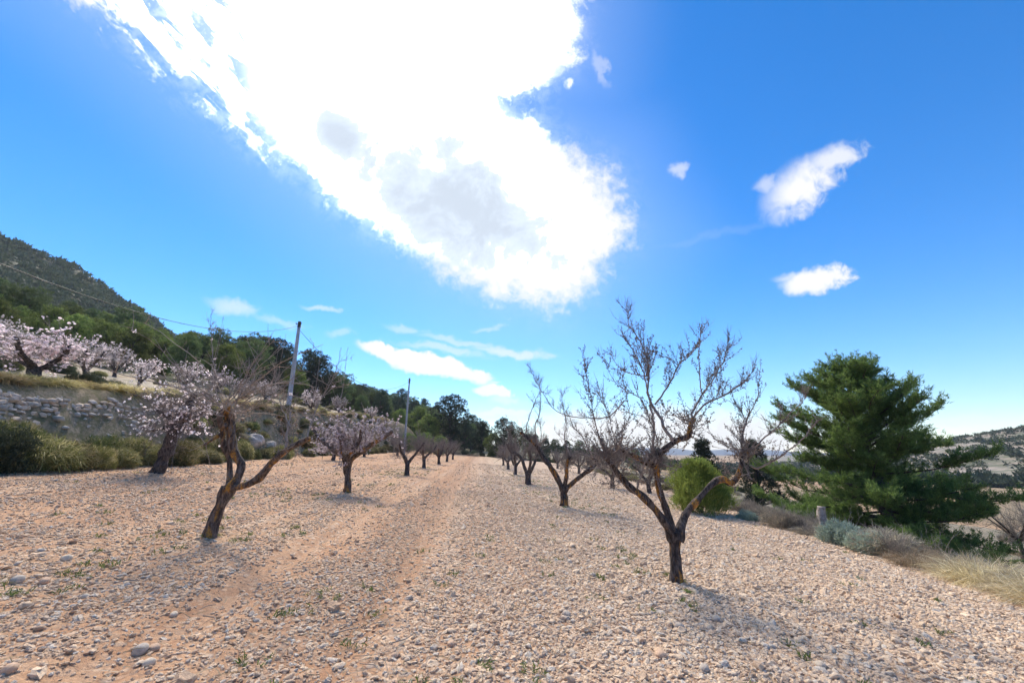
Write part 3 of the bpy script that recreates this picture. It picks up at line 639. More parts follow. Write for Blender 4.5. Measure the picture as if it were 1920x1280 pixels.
def hero_extra(tw, ends):
    crown_sprouts(110, .45, .006, 1, 4, .18, .35, .28, 1.1)(tw, ends)
    # bristling knot in the middle of the tree and tangle at the end of the left limb
    for c, n in ((P(1226, 866, 6.1), 80), (P(1137, 857, 5.9), 75), (P(1400, 850, 6.6), 60), (P(1165, 845, 6.35), 25)):
        for _ in range(n):
            tw.sprout(c + rng.normal(size=3) * .05, nrm(rng.normal(size=3) + np.array([0, 0, .4])), R.uniform(.12, .62), .005, 1, 4, .15)
k = 1.0
traced_tree('large bare almond tree with orange lichen and a straight trunk, right of the track', (1268, 1090), 6.3,
    [(1268, 1092), (1268, 1062), (1266, 1030), (1265, 996)],
    [([(1262, 1012), (1254, 990, -.03), (1232, 960, -.08), (1206, 931, -.15), (1182, 914, -.22), (1160, 890, -.3), (1147, 872, -.35), (1135, 856, -.4)], [.075, .066, .055, .05, .042, .036]),
     ([(1265, 1010), (1257, 978, .02), (1247, 950, 0), (1239, 927, -.03), (1233, 901, -.08), (1231, 884, -.12), (1226, 866, -.2)], [.07, .058, .05, .05, .056]),
     ([(1228, 868, -.2), (1210, 866, -.14), (1190, 855, -.05), (1172, 848, 0), (1162, 843, .05)], [.05, .042, .036, .026]),
     ([(1226, 870, -.2), (1236, 852, -.3), (1252, 837, -.38), (1272, 825, -.45), (1290, 818, -.5), (1294, 800, -.5), (1301, 785, -.48)], [.055, .045, .046, .042, .036, .028]),
     ([(1268, 1010), (1277, 985, .03), (1287, 962, .1), (1302, 943, .16), (1320, 923, .22), (1343, 902, .28), (1358, 899, .3), (1370, 906, .32), (1382, 895, .3), (1388, 875, .28), (1392, 860, .28), (1402, 846, .3)],
      [.072, .066, .056, .045, .045, .05, .044, .036])],
    [([(1262, 830, -.42), (1250, 809, -.4), (1239, 787, -.35), (1231, 772, -.3), (1222, 758, -.25)], .026, .019, 1, 7, 0.43),
     ([(1222, 758, -.25), (1215, 735, -.2), (1216, 700, -.12), (1211, 663, -.05), (1196, 632, 0), (1178, 606, .05), (1175, 572, .08)], .017, .003, 2, 26, 0.43),
     ([(1217, 745, -.2), (1209, 708, -.3), (1203, 690, -.35), (1186, 655, -.4), (1172, 635, -.42), (1165, 613, -.45)], .012, .003, 2, 15, 0.38),
     ([(1216, 700, -.12), (1214, 660, -.1), (1217, 634, -.08)], .009, .002, 1, 13, 0.29),
     ([(1209, 663, -.05), (1206, 630, .05), (1207, 606, .1)], .006, .002, 1, 8, 0.23),
     ([(1228, 758, -.25), (1246, 735, -.22), (1262, 707, -.2), (1271, 685, -.18), (1293, 666, -.1), (1311, 640, -.05), (1315, 607, 0)], .014, .003, 2, 21, 0.41),
     ([(1271, 685, -.18), (1258, 672, -.1), (1238, 668, 0), (1226, 660, .05)], .007, .002, 1, 11, 0.23),
     ([(1215, 775, -.3), (1199, 745, -.35), (1184, 738, -.4), (1159, 722, -.5), (1142, 699, -.55), (1136, 678, -.6)], .011, .002, 2, 13, 0.32),
     ([(1215, 705, -.15), (1196, 702, -.2), (1177, 700, -.25), (1160, 686, -.3), (1148, 668, -.35), (1138, 652, -.35)], .009, .002, 2, 13, 0.32),
     ([(1226, 860, -.2), (1225, 835, -.25), (1226, 805, -.3), (1222, 775, -.3), (1218, 758, -.28)], .02, .014, 1, 10, 0.51),
     ([(1229, 864, -.2), (1234, 835, 0), (1225, 805, .2), (1213, 785, .3), (1190, 776, .4), (1165, 772, .5)], .012, .003, 2, 13, 0.41),
     ([(1301, 785, -.48), (1297, 776, -.48), (1305, 760, -.45), (1317, 738, -.42), (1334, 716, -.38), (1346, 695, -.34), (1358, 675, -.3), (1366, 638, -.25)], .016, .003, 2, 24, 0.38),
     ([(1317, 738, -.42), (1313, 715, -.5), (1313, 695, -.55), (1311, 663, -.6), (1315, 612, -.65)], .009, .002, 1, 18, 0.23),
     ([(1300, 783, -.48), (1318, 760, -.6), (1343, 747, -.7), (1365, 737, -.75), (1380, 727, -.8), (1397, 714, -.85), (1413, 695, -.9)], .015, .003, 2, 21, 0.35),
     ([(1343, 747, -.7), (1352, 715, -.6), (1350, 685, -.55), (1347, 660, -.5)], .008, .002, 1, 13, 0.29),
     ([(1296, 795, -.5), (1280, 790, -.3), (1262, 775, -.1), (1245, 765, .1), (1240, 750, .2)], .009, .002, 1, 13, 0.32),
     ([(1400, 850, .3), (1391, 835, .35), (1393, 810, .4), (1399, 792, .42), (1405, 768, .45)], .02, .01, 2, 13, 0.46),
     ([(1399, 792, .42), (1385, 765, .5), (1365, 750, .55), (1345, 760, .6)], .009, .002, 1, 14, 0.32),
     ([(1402, 780, .4), (1420, 745, .3), (1424, 700, .25), (1426, 672, .2)], .008, .002, 1, 13, 0.32),
     ([(1403, 848, .3), (1427, 826, .2), (1452, 804, .1), (1477, 779, .0), (1499, 758, -.1), (1512, 745, -.15)], .017, .004, 2, 21, 0.38),
     ([(1406, 872, .28), (1418, 878, .2), (1440, 869, .1), (1471, 850, -.05), (1502, 826, -.2), (1518, 807, -.28), (1536, 786, -.35)], .017, .005, 1, 23, 0.29),
     ([(1400, 853, .3), (1375, 842, .45), (1348, 828, .6), (1330, 808, .7), (1326, 786, .75)], .009, .002, 1, 13, 0.29),
     ([(1195, 915, -.2), (1202, 893, -.28), (1209, 872, -.35), (1214, 850, -.4)], .014, .009, 1, 5, 0.43),
     ([(1155, 880, -.3), (1168, 858, -.4), (1160, 838, -.5), (1148, 812, -.6), (1142, 775, -.65), (1120, 735, -.7)], .010, .002, 2, 15, 0.38),
     ([(1137, 857, -.4), (1128, 828, -.5), (1118, 800, -.55), (1110, 760, -.6), (1104, 720, -.6), (1095, 690, -.6)], .012, .003, 2, 15, 0.38),
     ([(1137, 857, -.4), (1150, 830, -.3), (1172, 800, -.2), (1180, 770, -.15), (1172, 735, -.1), (1162, 700, 0)], .010, .002, 2, 15, 0.38),
     ([(1104, 720, -.6), (1097, 692, -.62), (1094, 660, -.62)], .006, .002, 1, 14, 0.23)],
    M_bark, seed=3, rs_=.077, ls=.92, twigargs=dict(spur=.032, spur_size=.026, kid=.45, lift=.5, straight=.05), extra=hero_extra)

def ex2(tw, ends):
    crown_sprouts(150, .5, .007, 2, 5, .24, .4, .35, 1.0)(tw, ends)
traced_tree('bare almond tree with forked stem, between the big lichen tree and the track', (1057, 950), 13.6,
    [(1057, 951), (1058, 938), (1057, 924), (1057, 911)],
    [([(1056, 918), (1045, 897, .05), (1030, 872, .1), (1017, 855, .15), (1008, 838, .2), (995, 825, .3), (976, 809, .35)], [.11, .1, .085, .07, .06]),
     ([(1058, 918), (1062, 890, -.2), (1063, 870, -.3), (1069, 855, -.4)], [.09, .075, .06]),
     ([(1058, 918), (1070, 908, -.1), (1090, 892, -.25), (1108, 878, -.35), (1119, 866, -.4), (1112, 858, -.5)], [.1, .085, .07, .06])],
    [([(1010, 838, .2), (1003, 800, .1), (1012, 775, .1), (1013, 745, .1), (1010, 715, .1)], .03, .006, 2, 16, .5),
     ([(985, 815, .3), (990, 790, .4), (1000, 760, .4), (1015, 735, .3), (1035, 745, .1)], .02, .005, 2, 16, .45),
     ([(1170, 752, -1.6), (1140, 781, -1.4), (1100, 783, -1.1), (1065, 779, -.7), (1038, 766, -.3), (1015, 732, -.1), (1002, 708, 0), (990, 682, .1)], .022, .006, 2, 30, .4),
     ([(1112, 858, -.5), (1100, 835, -.6), (1090, 815, -.6), (1075, 800, -.5), (1068, 780, -.5)], .025, .01, 2, 18, .5),
     ([(1069, 855, -.4), (1058, 820, -.3), (1062, 795, -.2), (1055, 760, 0), (1052, 730, 0)], .022, .006, 2, 18, .5),
     ([(1119, 862, -.4), (1135, 840, -.4), (1142, 815, -.2), (1138, 790, 0)], .02, .005, 2, 16, .45)],
    M_bark, seed=8, rs_=.118, ls=.85, twigargs=dict(spur=.06, spur_size=.03), extra=ex2)

def ex3(tw, ends):
    crown_sprouts(120, .75, .009, 2, 5, .3, .7, .3, .8)(tw, ends)
traced_tree('smaller bare almond tree with three-armed stem, behind the forked one in the right row', (990, 908), 21.4,
    [(990, 909), (990, 900), (990, 893), (990, 886)],
    [([(989, 890), (983, 874, 0), (978, 860, .1), (969, 851, .2), (957, 845, .3), (951, 832, .3)], [.12, .1, .08, .065]),
     ([(990, 890), (994, 872, -.2), (995, 856, -.3), (991, 843, -.3)], [.1, .08, .06]),
     ([(991, 890), (999, 876, .1), (1004, 862, .2), (1008, 852, .3), (1012, 838, .3)], [.1, .08, .06])],
    [([(957, 845, .3), (953, 815, .3), (948, 795, .3)], .03, .008, 2, 14, .7), ([(1005, 852, .3), (1015, 820, .2), (1012, 790, .2)], .03, .008, 2, 14, .7)],
    M_barkp, seed=9, rs_=.15, ls=.9, twigargs=dict(spur=.12, spur_size=.04), extra=ex3, detail=False)

def exl1(tw, ends):
    top = P(426, 765, 5.9)
    for _ in range(21):      # long, pale arching shoots from the pollarded head
        a = R.uniform(0, 6.28); d = np.array([math.cos(a), math.sin(a) * .8, R.uniform(.05, 1.0)])
        tw.sprout(top + rng.normal(size=3) * .09, d, R.uniform(.8, 2.0), .009, 1, 5, .5, up=R.uniform(-.1, .5), wig=.12)
    for px, py, dx, hgt in ((395, 700, -.15, .95), (401, 690, 0, .7), (508, 730, .0, .85), (520, 720, .0, .8), (590, 740, 0, .75), (640, 745, .05, .8), (340, 720, -.1, .6), (470, 730, 0, .7)):
        tw.sprout(P(px, py, 5.9), np.array([dx * .3, 0, 1]), hgt, .005, 0, 2, .2, up=1.0, wig=.03)
    crown_sprouts(26, .5, .006, 1, 5, .25, .4, .3, 1.0)(tw, ends)
traced_tree('leaning pollarded almond tree with orange lichen and one long low limb, left of the track', (392, 1006), 6.3,
    [(391, 1008), (401, 975), (412, 950), (430, 912)],
    [([(429, 918), (438, 914, -.02), (452, 911, -.1), (470, 906, -.16), (484, 898, -.2), (497, 882, -.25), (515, 862, -.3), (535, 846, -.35), (560, 831, -.38), (580, 821, -.4)], [.068, .062, .06, .056, .05, .046, .044]),
     ([(428, 918), (440, 905, 0), (449, 887, .03), (452, 868, .05), (443, 853, .05), (436, 838, .02), (433, 810, 0), (431, 785, 0), (425, 762, -.02)], [.08, .078, .075, .068, .072, .085]),
     ([(427, 916), (431, 895, .1), (431, 870, .12), (427, 852, .12), (420, 835, .1), (418, 810, .1), (420, 788, .08)], [.055, .05, .045, .04, .04]),
     ([(417, 812, .1), (404, 820, .0), (393, 827, -.1), (382, 835, -.15)], [.036, .03, .02]),
     ([(430, 790, 0), (419, 800, -.1), (412, 785, -.15), (420, 765, -.1)], [.05, .05, .05])],
    [([(535, 846, -.35), (538, 815, -.3), (541, 795, -.25), (545, 770, -.2)], .022, .012, 2, 10, .4),
     ([(545, 800, -.3), (530, 770, -.2), (520, 735, -.1), (515, 700, 0)], .012, .003, 2, 14, .35),
     ([(575, 823, -.4), (585, 790, -.3), (600, 750, -.2), (622, 715, -.1), (635, 680, 0), (640, 652, 0)], .011, .003, 2, 16, .35),
     ([(425, 765, 0), (405, 735, .1), (402, 700, .1), (399, 660, .15), (395, 590, .2)], .012, .003, 2, 12, .3),
     ([(425, 765, 0), (400, 750, -.2), (372, 738, -.3), (350, 742, -.4), (332, 760, -.4)], .013, .004, 2, 16, .4),
     ([(427, 765, 0), (450, 745, .2), (475, 712, .3), (470, 690, .3), (445, 690, .2)], .013, .004, 2, 14, .4),
     ([(427, 765, 0), (455, 770, -.2), (490, 748, -.3), (520, 755, -.3), (545, 770, -.4)], .012, .003, 2, 16, .4),
     ([(425, 765, 0), (440, 720, .3), (490, 660, .5), (508, 628, .6)], .010, .003, 1, 10, .35)],
    M_bark2, seed=12, rs_=.08, ls=.8, psz=.013, twigargs=dict(spur=.05, spur_size=.015), extra=exl1, petals=120, twm=True)

def exl0(tw, ends):
    crown_sprouts(70, .85, .010, 2, 5, .4, .3, .45, 1.1)(tw, ends)
    top = P(352, 775, 12.5)
    for _ in range(48): tw.sprout(top + rng.normal(size=3) * .25, nrm(rng.normal(size=3) * np.array([1.2, 1.2, .8])), R.uniform(.8, 1.9), .012, 2, 6, .5, up=.2)
traced_tree('thick leaning almond tree with dark stem and pale blossom, before the tumbled stone wall', (293, 887), 12.6,
    [(291, 888), (305, 862), (318, 832), (327, 802)],
    [([(325, 808), (335, 790, 0), (347, 776, -.1), (357, 757, -.2), (364, 738, -.3)], [.25, .22, .17, .1]),
     ([(325, 806), (322, 786, -.2), (308, 776, -.4), (290, 765, -.5)], [.2, .13, .09, .06]),
     ([(328, 806), (318, 800, .2), (300, 804, .3), (286, 807, .3)], [.09, .06, .04]),
     ([(330, 800), (345, 795, .3), (365, 785, .5), (390, 760, .6)], [.12, .09, .05])],
    [], M_barkp, seed=14, rs_=.15, ls=.75, twigargs=dict(spur=.07, spur_size=.03), extra=exl0, petals=2600, detail=True)

def exl2(tw, ends):
    crown_sprouts(120, .75, .009, 2, 5, .32, .75, .75, .7)(tw, ends)
traced_tree('almond tree with a pink blossom dome on spreading lichen limbs, second in left row', (651, 922), 12.4,
    [(651, 923), (652, 905), (651, 885), (650, 868)],
    [([(650, 874), (645, 856, .1), (628, 844, .2), (612, 832, .3), (598, 820, .4), (588, 806, .4)], [.12, .1, .08, .07, .05]),
     ([(651, 874), (652, 856, -.2), (666, 838, -.3), (675, 822, -.3), (676, 805, -.3)], [.1, .08, .06, .04]),
     ([(652, 874), (660, 860, 0), (680, 845, -.1), (704, 828, -.2), (722, 818, -.25), (736, 808, -.3)], [.11, .09, .08, .07, .06]),
     ([(650, 872), (640, 850, -.3), (640, 830, -.5), (632, 812, -.6)], [.07, .05, .035])],
    [], M_bark2, seed=16, rs_=.092, ls=.82, twigargs=dict(spur=.07, spur_size=.025), extra=exl2, petals=3800, petal=M_petalp)

def generic(seed, bark, petals=0, n=90, petal=None, hgt=.62, reach=1.0, sparse=1.0):
    """a whole almond tree of about 3.3 m for the rows; returned as an unplaced set of meshes"""
    global rng, R
    rng = np.random.default_rng(seed); R = random.Random(seed); out = []
    lean = rng.normal(size=2) * .05
    tr = resample([(0, 0, -.08), (lean[0] * .3, lean[1] * .3, .25), (lean[0], lean[1], hgt)], .1)
    T = Tubes(); T.tube(tr, rad_along(tr, [.15, .115, .12]), 9, bark=.25); out.append(('trunk', T.mesh('almond_trunk', bark)))
    ends = []; a0 = R.random() * 6.28; nl = R.choice((3, 3, 4))
    for k in range(nl):
        a = a0 + k * 6.283 / nl + R.uniform(-.35, .35); c = np.array([math.cos(a), math.sin(a), 0]); p = [tr[-1] - np.array([0, 0, .06])]
        d = nrm(c * .8 + np.array([0, 0, .9]))
        for j in range(5):
            p.append(p[-1] + d * .26 * reach); d = nrm(d + rng.normal(size=3) * .22 + np.array([0, 0, .05 if j < 3 else .2]))
        pp = resample(p, .1); rad = rad_along(pp, [.09, .075, .06, .05, .035])
        L = Tubes(); L.tube(pp, rad, 7, bark=.25); out.append(('limb', L.mesh('almond_limb', bark))); ends.append((pp, rad))
    tw = Twigs(spur=.1, spur_size=.03)
    crown_sprouts(int(n * sparse), .95, .010, 2, 5, .4, .75, .62, .8)(tw, ends)
    out.append(('twigs', tw.mesh('almond_twigs', M_twigg if petals else M_twig, False)))
    if petals:
        v, t, ti = blossoms(np.concatenate(tw.tp), petals, .028); out.append(('blossom', mesh_np('blossom', v, t, None, petal or M_petal, False, ti)))
    return out
def place(parts, name, loc, rz, sc, label, cat, group):
    r = add(name, None, loc=loc, label=label, cat=cat, group=group, rz=rz, sc=sc)
    for nm, me in parts: add(nm, me, r, kind='stuff' if nm in ('twigs', 'blossom', 'foliage', 'buds') else None)
    return r
GB = [generic(s, M_barkp) for s in (31, 32, 33)]
GP = [generic(s, M_barkp, 3000, 95, M_petalp if s % 2 else M_petal) for s in (41, 42)]
GW = [generic(44, M_barkp, 2800, 95, M_petal, hgt=.5)]
og = 'almond trees in the stony orchard'
row_specs = [  # px, py of the foot, depth, mesh set, turn, size, label
    (763, 891, 20.6, GB[0], .3, 1.0, 'bare almond tree with U-shaped fork, third from the front in the left row'),
    (795, 877, 27.5, GB[1], 1.9, 1.02, 'bare mauve-twigged almond tree, fourth from the front in the left row'),
    (823, 866, 34.5, GB[2], 4.2, 1.02, 'bare almond tree, third from the far end of the left row'),
    (838, 862, 41.5, GB[0], 2.6, 1.0, 'bare almond tree, second from the far end of the left row'),
    (849, 857, 49, GB[1], 5.1, 1.0, 'small bare almond tree at the far end of the left row'),
    (966, 884, 29, GB[2], 1.1, 1.03, 'bare almond tree just behind the three-armed one in the right row'),
    (953, 876, 36.5, GB[1], 3.0, 1.03, 'bare almond tree with thin stem, second from the far end of the right row'),
    (944, 866, 45, GB[0], .6, 1.0, 'bare almond tree at the far end of the right row'),
    (625, 860, 27, GP[1], 2.1, 1.0, 'pale blossoming almond tree behind the pink-domed one, near the foot of the bank'),
    (683, 855, 36, GP[0], .5, 1.0, 'faintly blossoming almond tree at the bank foot, just right of the pink-domed tree'),
    (745, 852, 45, GB[2], 3.6, 1.05, 'distant bare almond tree beside the foot of the bank, left of the left row'),
    (1147, 896, 24, GB[1], 4.4, 1.0, 'bare dark almond tree at the field edge, behind the lichen tree\'s left limb'),
    (1216, 907, 23, GB[0], 5.2, 1.0, 'bare dark almond tree at the field edge, behind the middle of the big lichen tree'),
    (1085, 872, 40, GB[2], 2.2, 1.05, 'bare almond tree far right of the right row, against the orange field'),
    (1045, 866, 50, GB[1], .9, 1.05, 'most distant bare almond tree right of the right row, against the orange field'),
]
for px, py, d, ms, rz, sc, lb in row_specs:
    p = P(px, py, d); place(ms, 'almond_tree', (p[0], d, h1(p[0], d)), rz, sc, lb, 'almond tree', og)
# upper terrace: trees in full flower
tg_ = 'blossoming almond trees on the upper terrace'
terr_specs = [
    (55, 13.2, GP[0], .4, (1.5, 1.5, .86), 'broad almond tree in pink flower on the terrace, right above the stone wall'),
    (-90, 17, GP[1], 2.4, 1.0, 'pink flowering almond tree at the left end of the terrace'),
    (-10, 24, GW[0], 1.0, 1.0, 'pale flowering almond tree farther back on the terrace, at the left border'),
    (95, 27, GP[0], 3.0, 1.0, 'pale flowering almond tree farther back on the terrace, seen over the broad pink one'),
    (205, 29, GP[1], 5.2, 1.0, 'pale flowering almond tree farther back, right of the broad pink one'),
    (150, 20, GW[0], 4.0, .95, 'pink flowering almond tree on the terrace, behind the broad one'),
    (255, 19.5, GP[1], 1.2, .72, 'low pale-flowering almond tree on the terrace, above the end of the stone wall'),
    (345, 26, GW[0], 2.9, .9, 'white-flowering almond tree on the terrace, behind the leaning dark-stemmed tree'),
    (405, 31, GP[0], 5.0, .95, 'pale-flowering almond tree on the terrace, behind the pollarded tree'),
    (455, 29, GW[0], .9, .8, 'white-flowering almond tree on the terrace, left of the utility pole'),
    (498, 34, GP[1], 3.3, .9, 'small pale-flowering almond tree on the terrace, just left of the utility pole'),
    (585, 33, GW[0], 1.7, .85, 'white-flowering almond tree on the terrace, just right of the utility pole'),
    (640, 42, GP[1], 4.6, .9, 'pale-flowering almond tree on the terrace, above the pink-domed tree'),
    (700, 50, GW[0], 2.3, .85, 'small white-flowering almond tree on the terrace, left of the farther pole'),
]
for px, d, ms, rz, sc, lb in terr_specs:
    f = F * CP + 100 * SP; x = (px - 960) * d / f
    place(ms, 'almond_tree', (x, d, h1(x, d) - .05), rz, sc, lb, 'almond tree', tg_)

# ------------------------------------------------------------------ pines
def pine_mesh(seed, h, r, mat, clumps=1300, trunk_h=.28, shape='round', blade=.34, bw=.085):
    """tapered trunk with limbs and a crown of many needle clumps; base at the origin"""
    G = np.random.default_rng(seed); T = Tubes()
    top = np.array([G.normal() * .04 * h, G.normal() * .04 * h, h * .8])
    T.tube(resample([(0, 0, -.5), (top[0] * .2, top[1] * .4, h * .3), tuple(top)], .7), rad_along(resample([(0, 0, -.5), (top[0] * .2, top[1] * .4, h * .3), tuple(top)], .7), [.035 * h ** .8, .006 * h]), 7, bark=.1)
    cs_, ds_, lob = [], [], 15 if shape == 'round' else 22
    for k in range(lob):
        z = trunk_h + (1 - trunk_h) * ((k + .5) / lob); a = k * 2.4 + G.normal() * .4
        prof = {'round': math.sin(math.pi * min(1, max(.06, (z - trunk_h) / (1 - trunk_h) * .86 + .12))) ** .7,
                'cone': (1.06 - (z - trunk_h) / (1 - trunk_h)) ** .8, 'flat': .45 + .6 * math.sin(math.pi * (z - trunk_h) / (1 - trunk_h))}[shape]
        rr = r * prof * G.uniform(.35, .78); lc = np.array([math.cos(a) * rr, math.sin(a) * rr, z * h * .96])
        lr = r * (.42 if shape != 'cone' else .34) * G.uniform(.75, 1.15)
        T.tube([np.array([0, 0, max(.15, z - .22) * h]), lc * [.5, .5, 0] + [0, 0, (z - .08) * h], lc], [.012 * h, .008 * h, .004 * h], 4)
        n = int(clumps / lob); d = nrm(G.normal(size=(n, 3)) + np.array([0, 0, .35]))
        rad = lr * G.uniform(.45, 1.05, n)[:, None]
        c = lc + d * rad * np.array([1, 1, .68]); cs_.append(c); ds_.append(nrm(d + np.array([0, 0, .5])))
    c = np.concatenate(cs_); d = np.concatenate(ds_)
    v, t, ti = blades(c, d, 8, blade, bw, .6, jit=blade * .25, g_=G)
    return [('trunk', T.mesh('pine_trunk', M_barkp)), ('foliage', mesh_np('pine_foliage', v, t, None, mat, False, ti))]
PR = [pine_mesh(51, 8, 3.0, M_pine), pine_mesh(52, 9, 3.2, M_pine, shape='flat', trunk_h=.35), pine_mesh(53, 7, 2.9, M_pineb), pine_mesh(54, 6, 2.6, M_pineb, trunk_h=.12)]
PD = [pine_mesh(55, 9, 3.1, M_pined, 1500, trunk_h=.15), pine_mesh(56, 10, 3.4, M_pined, 1600, shape='flat', trunk_h=.25), pine_mesh(57, 8, 2.6, M_pined, 1300, shape='cone', trunk_h=.08)]
pr = np.random.default_rng(77); n_pine = 0
HILL_G = {'b': ('bright green round-crowned pine among its like on the lower hillside', 'bright pines on the lower hillside'),
          'm': ('mid green pine crowding its neighbours on the wooded hillside', 'mid green pines on the hillside'),
          'd': ('dark pine in the dense belt of trees along the foot of the hill', 'dark pines along the foot of the hill')}
cands = []
tries = 0
while len(cands) < 290 and tries < 60000:
    tries += 1
    az = pr.uniform(-62, -34) if pr.random() < .6 else pr.uniform(-34, -4); r0 = np.interp(az, AZ_L, R0_L); r = r0 + 2 + (pr.random() ** 1.25) * (42 if az < -38 else 70)
    x, y = r * math.sin(math.radians(az)), r * math.cos(math.radians(az))
    mind = 3.0 + .010 * r
    if all((x - a) ** 2 + (y - b) ** 2 > mind ** 2 for a, b, *_ in cands): cands.append((x, y, az, r, r0))
for x, y, az, r, r0 in cands:
    u = pr.random(); deep = (r - r0) / 80
    if az < -36: key = 'b' if u < .85 - deep * .5 else 'm'
    elif az < -30: key = 'm' if u < .5 else 'd'
    else: key = 'd' if u < .55 else ('m' if u < .85 else 'b')
    ms = {'b': (PR[2], PR[3]), 'm': (PR[0], PR[1]), 'd': (PD[0], PD[1], PR[1])}[key]; ms = ms[pr.integers(len(ms))]
    s_ = pr.uniform(.7, 1.1) * (.8 if az < -36 else .92)
    sec = next(nm for lim, nm in ((-52, 'above the broad pink flowering tree'), (-45, 'above the wall end'), (-38, 'above the leaning almond'), (-31, 'above the pollarded almond'), (-25, 'beside the nearer utility pole'), (-15, 'between the two utility poles'), (0, 'right of the farther utility pole')) if az < lim)
    low = 'low on' if r - r0 < 18 else ('halfway up' if r - r0 < 48 else 'high on')
    big_ = 'small' if s_ < .72 else ('large' if s_ > .92 else 'mid-sized')
    col_ = {'b': 'bright green', 'm': 'plain green', 'd': 'dark'}[key]
    place(ms, 'pine_tree', (x, y, h1(x, y) - .2), pr.uniform(0, 6.28), s_, '%s %s pine %s the hill, %s' % (big_, col_, low, sec), 'pine tree', '%s %s pines %s the hill %s' % (big_, col_, low, sec))
def pine_at(px, d, ms, sc, rz, lb, grp=None, name='pine_tree', py=None):
    f = F * CP + 150 * SP; x = (px - 960) * d / f
    z = h1(x, d) - .2 if py is None else P(px, py, d)[2]
    return place(ms, name, (x, d, z), rz, sc, lb, 'pine tree', grp)
pg = 'distinct pines behind the orchard'
pine_at(845, 84, PD[1], (1.32, 1.32, 1.22), .4, 'tall dark pine standing clear at the far end of the left row', pg)
pine_at(803, 82, PR[2], 1.05, 1.4, 'bright green bushy pine touching the tall dark one on its left side', pg)
pine_at(787, 88, PR[3], 1.15, 2.4, 'bright green pine just right of the farther pole', pg)
pine_at(905, 92, PD[0], .86, 3.3, 'small round-headed pine, first to the right of the tall dark one', pg)
pine_at(945, 80, PD[1], .80, 1.0, 'wide flat-topped pine behind the far end of the right row', pg)
pine_at(967, 84, PR[1], .72, 5.0, 'mid green pine leaning against the wide flat-topped one', pg)
pine_at(925, 86, PR[3], .8, 2.0, 'low bright green pine at the end of the grassy track', pg)
pine_at(1003, 88, PD[2], .72, 2.0, 'small pointed pine seen through the twigs of the forked almond tree', pg)
pine_at(1022, 96, PD[0], .6, 4.0, 'small round pine right of the pointed one, behind the forked almond tree', pg)
pine_at(1310, 31, PD[2], .60, 1.2, 'dark pine behind the juniper bush, seen below the arching limb', pg)
pine_at(1404, 27, PD[2], .60, 2.2, 'dark pine between the juniper bush and the huge pine', pg)
pine_at(1185, 70, PR[0], .55, 2.2, 'rounded far pine showing between the trunks of the big lichen tree', pg)
pine_at(1225, 74, PR[1], .55, .2, 'far pine beside the rounded one, behind the knot of the big lichen tree', pg)
for px, sc_, lb_ in ((768, .5, 'low bright green pine at the foot of the farther pole'), (798, .55, 'low bright green pine in front of the bushy pines, right of the farther pole'), (828, .5, 'low bright green pine in front of the tall dark one')):
    pine_at(px, 66, PR[3], (sc_ * 1.5, sc_ * 1.2, sc_), px * .1, lb_, pg)
for k, (px, d, s_) in enumerate(((1040, 120, .7), (1062, 125, .62), (1085, 120, .66), (1110, 128, .6), (1135, 122, .55), (1160, 130, .6), (1190, 126, .5), (1222, 124, .5),
                                 (1250, 132, .5), (868, 110, .8), (888, 112, .7), (985, 105, .72), (1275, 128, .45), (1345, 110, .45))):
    pine_at(px, d, (PR[0], PD[0], PR[1])[k % 3], s_, k * 1.3, 'small distant pine in the low tree line beyond the orange field', 'low line of distant pines')

